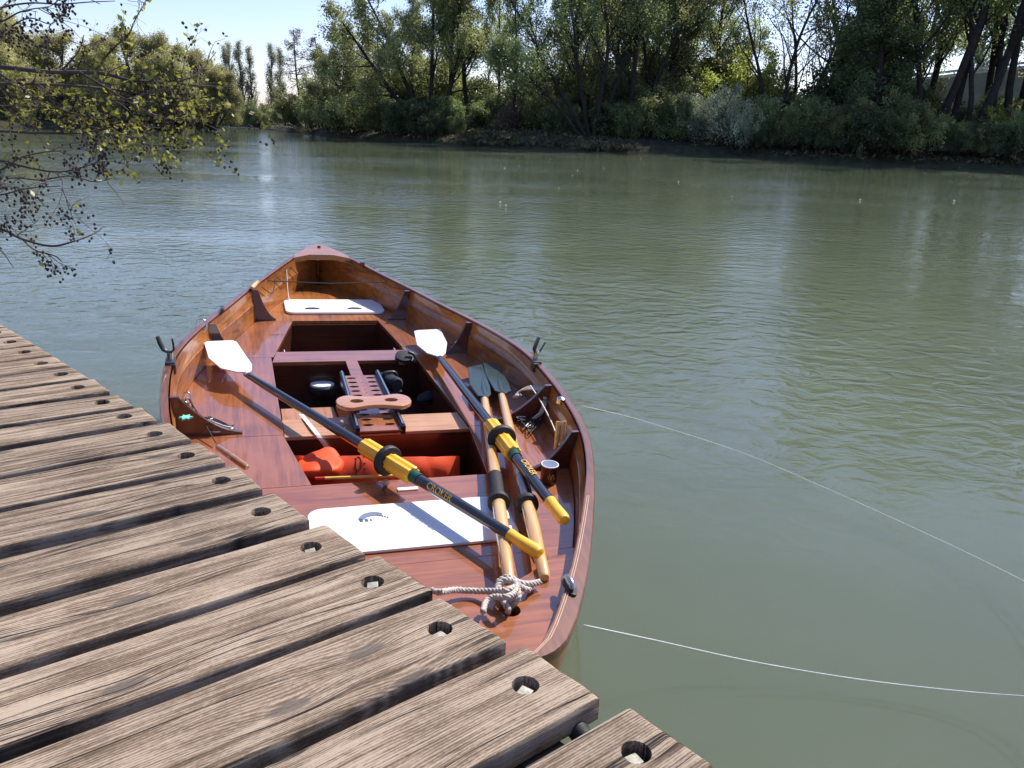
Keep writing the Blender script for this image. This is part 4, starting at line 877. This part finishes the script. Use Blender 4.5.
cnt += make_proto('dome', 11, [(0, 0, (-.35, 0, 1), 5.0, .20), (.2, .2, (.0, .2, 1), 5.6, .22), (.4, 0, (.4, 0, 1), 5.0, .2), (0, .3, (-.8, .1, .8), 4.4, .15), (.4, .3, (.85, .1, .8), 4.4, .15)], pr(kids=(11, 7, 5), leaf=27, start=(.2, .2, .1), ang=(45, 42, 40), ratio=(.5, .45, .5), scat=.22, step=(.6, .4, .3)), leaf_mat('willow dome foliage', (.44, .42, .18), var=.25, trans=.6), B_grey, .095)
def bushproto(key, seed, h, leafm, leaf, size, n=14, wide=.9, barkm=B_dark):
    rg = np.random.RandomState(seed); st = []
    for k in range(n):
        a = rg.rand() * 6.28; w_ = wide * rg.rand(); st.append((rg.normal(0, .5), rg.normal(0, .35), (math.cos(a) * w_, math.sin(a) * w_ * .7, .9), h * (.6 + .4 * rg.rand()), .05))
    return make_proto(key, seed, st, pr(lv=2, kids=(8, 6, 0), leaf=leaf, start=(.12, .1), ang=(48, 45), ratio=(.42, .5), scat=.17, trop=(.02, .02), step=(.5, .4, .3)), leafm, barkm, size)
cnt += bushproto('bush', 21, 3.6, L_green, 11, .14)
cnt += bushproto('bush_dark', 22, 3.4, L_dark, 13, .16)
cnt += bushproto('bush_silver', 23, 4.6, L_silver, 9, .13)
cnt += bushproto('bush_yellow', 24, 6.5, L_yellow, 12, .16)
cnt += bushproto('bush_olive', 25, 4.6, L_olive, 12, .15)
cnt += bushproto('bush_brown', 26, 3.0, L_brown, 9, .12)
print('leaf faces', cnt)
def place(key, u, dist, label, cat='tree', name='tree', group=None, sc_=1.0, rz=0.0, zb=None, sx=None):
    q = atd(u, 140, dist); z = zb if zb is not None else .9
    o = empty(name, label, cat, group, loc=(q[0], dist, z)); o.rotation_euler = (0, 0, rz); o.scale = (sc_ if sx is None else sx, sc_ if sx is None else sx, sc_)
    tm, lm = protos[key]
    for nm, me in (('trunk' if cat == 'tree' else 'stems', tm), ('crown' if cat == 'tree' else 'foliage', lm)):
        c = bpy.data.objects.new(nm, me); col.objects.link(c); c.parent = o
    return o
def shore(u):
    pts = sorted([(px[0], at(*px)[1]) for px in far_px]); return float(np.interp(u, [p[0] for p in pts], [p[1] for p in pts]))
def pl(key, u, back, label, **k): return place(key, u, shore(u) + back, label, **k)
rg = random.Random(11)
# the trees that stand out one by one
pl('larch', 302, 6, 'slender conical larch with brownish needles at the left end of the far bank', sc_=1.12, name='larch_tree')
pl('larch', 322, 11, 'second brownish conical tree just right of the slender larch', sc_=1.0, rz=2)
pl('willow', 425, 3.5, 'big leaning willow with many dark limbs spreading left over the bank', name='willow_tree', sc_=1.12)
pl('willow', 372, 4.5, 'smaller olive willow below the leaning willow limbs', name='willow_tree', sc_=.72, rz=.4)
pl('tall', 447, 7, 'pale green poplar with twin look trunk behind the leaning willow', name='poplar_tree', sc_=.78, rz=1)
pl('tall', 468, 8, 'pale green poplar with drooping shoots right of the leaning willow', name='poplar_tree', sc_=.82, rz=2.4)
pl('tall', 500, 12, 'thin dark trunked tree with sky showing on both sides', name='poplar_tree', sc_=.80, rz=4, sx=.55)
pl('tall2', 512, 6, 'twin stemmed tree standing left of the fan shaped tree', sc_=.74, rz=.5, sx=.6)
pl('fan', 588, 3.5, 'fan shaped tree with several stems rising from one foot', sc_=.92)
pl('ivy', 612, 7, 'ivy clad trunk just right of the fan shaped tree', sc_=.9, sx=.42, rz=1)
pl('tall2', 628, 5, 'dark twin stemmed tree right of the ivy clad trunk', sc_=.95, rz=.2)
pl('leaning', 650, 8, 'dark tree whose trunk leans right among the centre trees', sc_=.75, rz=.3)
pl('tall', 690, 11, 'tall thin tree behind the silver willow bush', name='poplar_tree', sc_=.78, rz=3)
pl('bush_yellow', 738, 7, 'bright yellow green tree glowing between the darker ones', sc_=1.25, name='maple_tree', rz=.7)
pl('sparse', 768, 3.5, 'nearly bare tree forking in a V against the sky', sc_=.9)
pl('sparse', 800, 11, 'thin bare topped tree left of the ivy covered tree', sc_=.85, rz=2.0)
pl('ivy', 868, 4.5, 'large dark ivy covered tree leaning over the right bank', sc_=.85, sx=.95, rz=1.9)
pl('riverside', 932, 4, 'tall triple trunked tree left of the white railed wall end', sc_=1.0)
pl('leaning', 968, 3.5, 'tall tree with thick trunk leaning right before the wall', sc_=1.02)
pl('riverside', 1006, 5, 'tall dark trunked tree nearest the right edge of the photograph', sc_=1.0, rz=2.2)
pl('leaning', 1085, 5, 'tall leaning tree just beyond the right edge of the far bank', sc_=1.05, rz=1.2)
pl('riverside', 1180, 7, 'triple trunked tree far along the right bank', sc_=1.0, rz=4)
# second row
G2 = 'trees of the dense second row behind the far bank'
for u, key, s, bk in ((348, 'tall2', .5, 14), (385, 'tall2', .6, 16), (405, 'tall', .6, 18), (432, 'tall2', .68, 20), (485, 'tall2', .62, 24), (545, 'sparse', .8, 16), (566, 'tall2', .75, 20), (600, 'tall', .8, 18), (640, 'tall2', .85, 22), (664, 'tall2', .8, 15), (705, 'tall2', .62, 18), (722, 'sparse', .8, 22), (830, 'tall2', .95, 14), (850, 'ivy', .9, 20), (890, 'tall2', 1.1, 14), (905, 'tall', 1.05, 24), (955, 'tall', 1.0, 40), (1040, 'tall2', 1.1, 18), (575, 'tall', .9, 12), (655, 'tall', 1.0, 16), (708, 'tall', .9, 9), (835, 'tall', 1.25, 12), (862, 'tall2', 1.4, 17), (918, 'tall', 1.3, 18), (980, 'tall', 1.3, 16), (1025, 'riverside', 1.15, 12), (1120, 'tall2', 1.1, 16)):
    pl(key, u, bk, 'tree of the dense second row behind the far bank', group=G2, sc_=s, rz=rg.uniform(0, 6.28))
# bushes along the bank
G4 = 'taller shrubs filling the gaps between the far bank trunks'
for u, key, s, bk in ((340, 'bush_olive', 1.2, 9), (366, 'bush', 1.5, 12), (392, 'bush_olive', 1.5, 10), (415, 'bush', 1.6, 11), (438, 'bush_dark', 1.8, 13), (455, 'bush_olive', 1.5, 12), (478, 'bush', 1.4, 15), (500, 'bush_dark', 1.2, 17), (522, 'bush_olive', 1.3, 15), (545, 'bush_olive', 1.7, 13), (562, 'bush', 2.0, 14), (580, 'bush_yellow', 1.0, 15), (600, 'bush_olive', 2.1, 13), (622, 'bush_dark', 2.2, 12), (642, 'bush_olive', 2.1, 12), (664, 'bush', 2.2, 13), (684, 'bush_dark', 2.0, 10), (704, 'bush_olive', 2.2, 12), (722, 'bush_dark', 2.2, 14), (745, 'bush_dark', 2.0, 12), (790, 'bush_olive', 1.6, 10), (812, 'bush', 1.7, 9), (835, 'bush_dark', 2.2, 9), (850, 'bush', 2.4, 12), (880, 'bush_dark', 2.1, 11), (905, 'bush_olive', 1.35, 10), (930, 'bush', 1.2, 9), (958, 'bush_dark', 1.2, 10), (985, 'bush', 1.2, 9), (1015, 'bush_olive', 1.25, 9), (1050, 'bush', 1.6, 9), (1090, 'bush_dark', 1.8, 9)):
    pl(key, u, bk, 'tall shrub filling the gap between the far bank trunks', cat='shrub', name='shrub', group=G4, sc_=s * rg.uniform(.65, 1.1), rz=rg.uniform(0, 6.28))
G3 = 'bushes crowding the foot of the far bank'
bl_ = [(u_ + rg.uniform(-6, 6), ('bush_dark', 'bush_olive', 'bush_dark', 'bush_brown')[i_ % 4], rg.uniform(.22, .5), .8) for i_, u_ in enumerate(list(range(300, 470, 17)) + list(range(770, 1060, 19)))] + [(292, 'bush_olive', .8, 3), (312, 'bush', .8, 2.5), (330, 'bush_olive', 1.0, 4), (345, 'bush', .9, 2.5), (362, 'bush_olive', 1.1, 6), (380, 'bush', .8, 2.5), (398, 'bush_dark', .8, 2.5), (430, 'bush_dark', .9, 4), (450, 'bush', .8, 7), (472, 'bush_dark', .9, 8), (492, 'bush', .9, 8), (512, 'bush_brown', 1.0, 7), (530, 'bush_dark', 1.0, 9), (548, 'bush_olive', 1.1, 8), (562, 'bush_dark', .8, 5), (606, 'bush_dark', .9, 5), (625, 'bush', .8, 4), (645, 'bush_dark', .8, 4), (660, 'bush_olive', 1.1, 8), (678, 'bush', 1.0, 6), (760, 'bush', 1.0, 4), (785, 'bush_olive', 1.0, 3.5), (800, 'bush', 1.1, 6), (818, 'bush_yellow', .62, 7), (838, 'bush_olive', .8, 2.5), (855, 'bush_dark', .9, 2.5), (880, 'bush', .85, 3), (900, 'bush_yellow', .5, 6), (915, 'bush_olive', .8, 3), (940, 'bush_yellow', .45, 6), (955, 'bush', .8, 3.0), (985, 'bush_dark', .8, 3), (990, 'bush_yellow', .5, 8), (1012, 'bush', .75, 3), (1040, 'bush_dark', .9, 3), (1075, 'bush', 1, 4), (1110, 'bush_dark', 1, 4)]
for u, key, s, bk in bl_:
    pl(key, u, bk if 465 < u < 650 else max(.6, bk * .55 - .8), 'leafy bush crowding the foot of the far bank', cat='bush', name='bush', group=G3, sc_=s * rg.uniform(.6, 1.15) if u > 770 else s, rz=rg.uniform(0, 6.28))
pl('bush_silver', 722, .9, 'large silver grey willow bush hanging over the water at centre right', cat='bush', name='willow_bush', sc_=1.0)
pl('bush_silver', 694, 1.6, 'silver grey willow bush half behind the larger one at its left', cat='bush', name='willow_bush', sc_=.85, rz=2)
pl('bush_silver', 750, .8, 'low silver grey willow bush at the right of the larger one', cat='bush', name='willow_bush', sc_=.62, rz=4)
# far poplars and bushes at the river bend
yb = at(240, 129.5)[1]
for i, (u, s) in enumerate(((227, .98), (235, 1.04), (248, 1.06), (255, 1.0), (272, 1.06), (281, 1.02))):
    lb = ('far poplar leftmost at the river bend', 'far poplar second from the left at the river bend', 'tallest far poplar in the middle pair at the river bend', 'right one of the middle pair of far poplars', 'left one of the right hand pair of far poplars', 'rightmost far poplar beside the larch')[i]
    place('poplar', u, yb + 14 + i, lb, name='poplar_tree', group='poplars at the river bend', sx=1.05 * s * 1.22 * (yb + 15) / 135, sc_=s * 1.22 * (yb + 15) / 135 , rz=i * 1.3, zb=.6)
for i, u in enumerate((200, 212, 222, 231, 240, 248, 256, 264, 272, 280)):
    place(('bush', 'bush_olive')[i % 2], u, yb + 11 + (i % 3) * 3, 'low rounded bush under the far poplars', cat='bush', name='bush', group='bushes at the river bend', sc_=.75, rz=i, zb=.3)
# left bank willows
for i, (u, dist, s, lb) in enumerate(((-40, 72, 1.25, 'grey domed willow cut by the left edge of the photograph'), (28, 74, 1.22, 'broad yellowish domed willow at the far left'), (72, 78, 1.05, 'domed willow second from the left'), (105, 76, 1.0, 'lower domed willow in the middle of the left bank'), (138, 78, 1.12, 'domed willow with bare upper twigs'), (172, 77, 1.05, 'olive domed willow right of the middle'), (196, 80, .92, 'domed willow next to the last at the left bank point'), (212, 82, .80, 'small green domed willow at the tip of the left bank'))):
    place('dome', u, dist, lb, name='willow_tree', group='domed willows on the left bank', sc_=s * 1.2, rz=i * 1.7, zb=.5)
for i, u in enumerate((-30, 0, 25, 50, 75, 95, 118, 140, 160, 180, 198, 212)):
    place(('bush_dark', 'bush', 'bush_olive')[i % 3], u, 70 + i * .9 + (3 if u > 150 else 0), 'low dark bush at the waterline of the left bank', cat='bush', name='bush', group='bushes along the left bank', sc_=.6, rz=i, zb=.2)
for i in range(9):
    place('bush_olive' if i % 2 else 'dome', -30 + i * 30, 92 + (i % 2) * 3, 'tree filling in behind the domed willows', name='tree', group='trees behind the domed willows', sc_=1.0, rz=i, zb=.6)
# grass on the banks
gp = []; rgn = np.random.RandomState(4)
for i in range(26000):
    u = rgn.uniform(270, 1060); bk = abs(rgn.normal(0, 2.2)) + .1
    if 465 < u < 650 or rgn.rand() < .2:
        d = shore(u) + bk; q = atd(u, 140, d); gp.append((q[0], d, .12 + min(bk, 5) * .22 + rgn.rand() * .22))
gm_ = leafmesh(np.array(gp), .15, rgn, 2.2); gm_.materials.append(L_grass); o = bpy.data.objects.new('bank_grass', gm_); col.objects.link(o); tag(o, 'dry and green grass along the far waterline', 'grass', kind='stuff')
# white railed wall behind the right hand trees
wa = empty('railed_wall', 'grey concrete wall with double white rails behind the right hand trees', 'wall', loc=(0, 0, 0))
a = atd(905, 80, 92); b = atd(1200, 46, 84)
wa.location = (a[0], a[1], .55); dx = Vector((b[0] - a[0], b[1] - a[1], b[2] - a[2])); an = math.atan2(dx.y, dx.x); hl = math.hypot(dx.x, dx.y); z0_ = a[2]; dz = b[2] - a[2]
M_ = Matrix.Rotation(an, 4, 'Z')
def sl_(x0_, x1, za, zb, t, nm, m): return MB().add([M_ @ Vector(p) for p in [(x0_, -t, za + dz * x0_ / hl), (x1, -t, za + dz * x1 / hl), (x1, -t, zb + dz * x1 / hl), (x0_, -t, zb + dz * x0_ / hl), (x0_, t, za + dz * x0_ / hl), (x1, t, za + dz * x1 / hl), (x1, t, zb + dz * x1 / hl), (x0_, t, zb + dz * x0_ / hl)]], [(0, 1, 2, 3), (4, 7, 6, 5), (0, 4, 5, 1), (1, 5, 6, 2), (2, 6, 7, 3), (3, 7, 4, 0)]).build(nm, m, wa)
sl_(0, hl, 1.5 - dz, z0_ - .75, .15, 'wall', M_conc); sl_(0, hl, z0_ - .35, z0_ - .10, .06, 'rail', M_wpaint); sl_(0, hl, z0_ - .73, z0_ - .48, .20, 'rail', M_wpaint)
for k in range(12): x = .3 + k * hl / 12; sl_(x, x + .12, z0_ - .48, z0_ - .35, .05, 'rail_post', M_wpaint)
# petals floating on the water
fv = []
for i in range(20):
    q = at(rgn.uniform(480, 1000), 152 + abs(rgn.normal(0, 22)) + 6, .004); fv.append((q[0], q[1], .006))
s_ = MB()
for x, y, z in fv: r_ = .014 + .016 * rgn.rand(); s_.add([(x - r_, y - r_, z), (x + r_, y - r_ * .6, z), (x + r_ * .7, y + r_, z + .01), (x - r_ * .8, y + r_, z)], [(0, 1, 2, 3)])
o = s_.build('floating_petals', M_white, fix=False); tag(o, 'pale petals scattered on the river surface', 'petals', kind='stuff')

# ------------------------------------------------------------------ foreground alder, rooted on the near bank left of the frame
AY = 5.2
al = empty('alder_tree', 'alder branches with small cones and young leaves reaching in from the left', 'tree', loc=(-6.6, 5.0, .35)); ab = Vector((-6.6, 5.0, .35))
rga = np.random.RandomState(8)
def apt(u, v, dd=0): return np.array(atd(u, v, AY + dd))
trunk_pts = [(0, 0, -.4), (.05, .1, .8), (.2, .2, 1.8), (.35, .2, 3.0), (.5, .3, 4.6), (.8, .3, 6.5)]
MB().tube(crom(trunk_pts, 5), [.17 - .0045 * i for i in range(26)], 12).build('trunk', B_grey, al, smooth='all')
limbs = [
 [(-60, 62), (0, 67), (50, 72), (100, 73), (130, 80), (165, 82), (200, 86), (232, 87)],
 [(-50, 90), (0, 84), (60, 85), (100, 88), (150, 95), (190, 100), (215, 108)],
 [(40, 70), (60, 88), (85, 110), (110, 128), (130, 138), (150, 145), (192, 147)],
 [(-50, 128), (0, 131), (40, 133), (80, 133), (120, 126), (160, 128)],
 [(-40, 60), (10, 80), (40, 100), (90, 118), (140, 120), (200, 118)],
 [(95, 72), (103, 60), (118, 44), (128, 36), (136, 18), (146, 0), (150, -20)],
 [(80, 72), (110, 90), (140, 108), (165, 118), (195, 122)],
 [(165, 82), (190, 78), (205, 66), (216, 52)],
 [(75, 72), (82, 58), (86, 45)], [(60, 72), (78, 52), (84, 35)],
 [(-40, 178), (0, 170), (20, 158), (45, 152), (70, 150), (88, 146)],
 [(-30, 190), (10, 178), (40, 180), (70, 176), (95, 182), (112, 178)],
 [(-40, 150), (0, 160), (30, 168), (60, 172), (90, 165), (100, 160), (120, 158)],
 [(-40, 200), (0, 195), (30, 188), (60, 186)],
 [(-50, 222), (0, 229), (20, 238), (50, 246), (75, 241), (95, 233), (104, 226)],
 [(22, 239), (35, 250), (55, 256), (62, 262)], [(-20, 245), (0, 250), (14, 268)],
 [(-30, 20), (0, 8), (30, 3), (60, 4), (90, 2), (115, 1)],
 [(-30, 50), (0, 38), (12, 26), (30, 18), (50, 24), (60, 16)],
 [(-40, 0), (0, -6), (40, -8), (80, -4), (100, 4)], [(-40, 30), (0, 22), (20, 12), (45, 8), (55, 16)],
 [(-40, 110), (0, 106), (50, 108), (90, 112), (130, 104), (180, 110), (205, 125)],
 [(-40, 95), (20, 98), (70, 95), (120, 100), (160, 90), (190, 96)],
]
tw = MB(); leafp = []; conep = []
def twig(p, d, L_, r, lvl, cone, leaf, up):
    n = 6; pts = [p]; d = nrm(d)
    for i in range(n): d = nrm(d + rga.normal(0, .16, 3) + np.array([0, 0, up])); p = p + d * L_ / n; pts.append(p)
    tw.tube([tuple(q - np.array(ab)) for q in pts], [r * (1 - .65 * i / n) for i in range(n + 1)], 4, cap=False)
    for i in range(1, n + 1):
        if rga.rand() < leaf: leafp.append(pts[i] + rga.normal(0, .012, 3))
        if rga.rand() < cone:
            for k in range(rga.randint(1, 4)): conep.append(pts[i] + rga.normal(0, .018, 3) - np.array([0, 0, .022]))
        if lvl < 2 and rga.rand() < .5:
            dd = nrm(d + rga.normal(0, .75, 3) * np.array([1, .6, 1])); twig(pts[i], dd, L_ * (.35 + .3 * rga.rand()), r * .6, lvl + 1, cone, leaf, up)
for li, lb in enumerate(limbs):
    off_ = rga.normal(0, .25); wv = rga.rand() * 6
    pts = [apt(u, v, off_ + .15 * math.sin(wv + k)) for k, (u, v) in enumerate(lb)]
    rad0 = .013 if li in (0,) else .0085 if li in (1, 2, 3, 14) else .006
    if lb[0][0] < 0:        # carry the limb on to the trunk outside the frame
        z_ = pts[0][2]; zz = min(max(z_ + .2, 1.2), 5.5); pts = [np.array([ab[0] + .25, ab[1] + .2, zz])] + [np.array([(ab[0] + .25) * .4 + pts[0][0] * .6, (ab[1] + .2) * .4 + pts[0][1] * .6, zz * .4 + z_ * .6 + .05])] + pts
    c = crom([tuple(p) for p in pts], 6); m_ = len(c)
    MB().tube([tuple(np.array(q) - np.array(ab)) for q in c], [(rad0 * (1.5 - 1.2 * i / m_) if lb[0][0] < 0 else rad0 * (1 - .6 * i / m_)) for i in range(m_)], 7, cap=False).build('branch', B_tw, al, smooth='all')
    low = min(v for u, v in lb) > 140; top = max(v for u, v in lb) < 55 and li not in (7, 8, 9)
    bare = li in (5, 7, 8, 9)
    for q, q2 in zip(c, c[1:]):
        q = np.array(q); d = nrm(np.array(q2) - q)
        if q[0] < -4.3: continue
        k = rga.poisson(.28 if bare else (.27 if not (low or top) else .13))
        for _ in range(k):
            dd = nrm(d * .9 + rga.normal(0, .6, 3) * np.array([1, .7, 1.0])); twig(q, dd, (.10 if bare else .26) * (.5 + rga.rand()), .0032, 0 if not bare else 1, .02 if bare else (.13 if (low or top) else .07), (.3 if bare else .02) if (low or top) else .24, .0)
        if bare and rga.rand() < .4: leafp.append(q + rga.normal(0, .01, 3))
tw.build('twigs', B_tw, al, smooth=False, fix=False)
lm = leafmesh(np.array(leafp) - np.array(ab), .023, rga, 1.5); lm.materials.append(L_bud); o = bpy.data.objects.new('young_leaves', lm); col.objects.link(o); o.parent = al
cn = MB()
for p in conep:
    p = p - np.array(ab); r_ = .0075 + .003 * rga.rand(); h_ = .011; ax = nrm(rga.normal(0, .35, 3) + np.array([0, 0, 1])); A_ = Vector(ax); t1 = A_.orthogonal().normalized(); t2 = A_.cross(t1)
    v = [Vector(p) + A_ * h_] + [Vector(p) + (t1 * math.cos(a) + t2 * math.sin(a)) * r_ + A_ * .002 for a in (0, 1.26, 2.51, 3.77, 5.03)] + [Vector(p) - A_ * h_]
    cn.add(v, [(0, 1 + k, 1 + (k + 1) % 5) for k in range(5)] + [(6, 1 + (k + 1) % 5, 1 + k) for k in range(5)])
cn.build('cones', L_cone, al, fix=False)
print('alder', len(leafp), len(conep), len(tw.v))
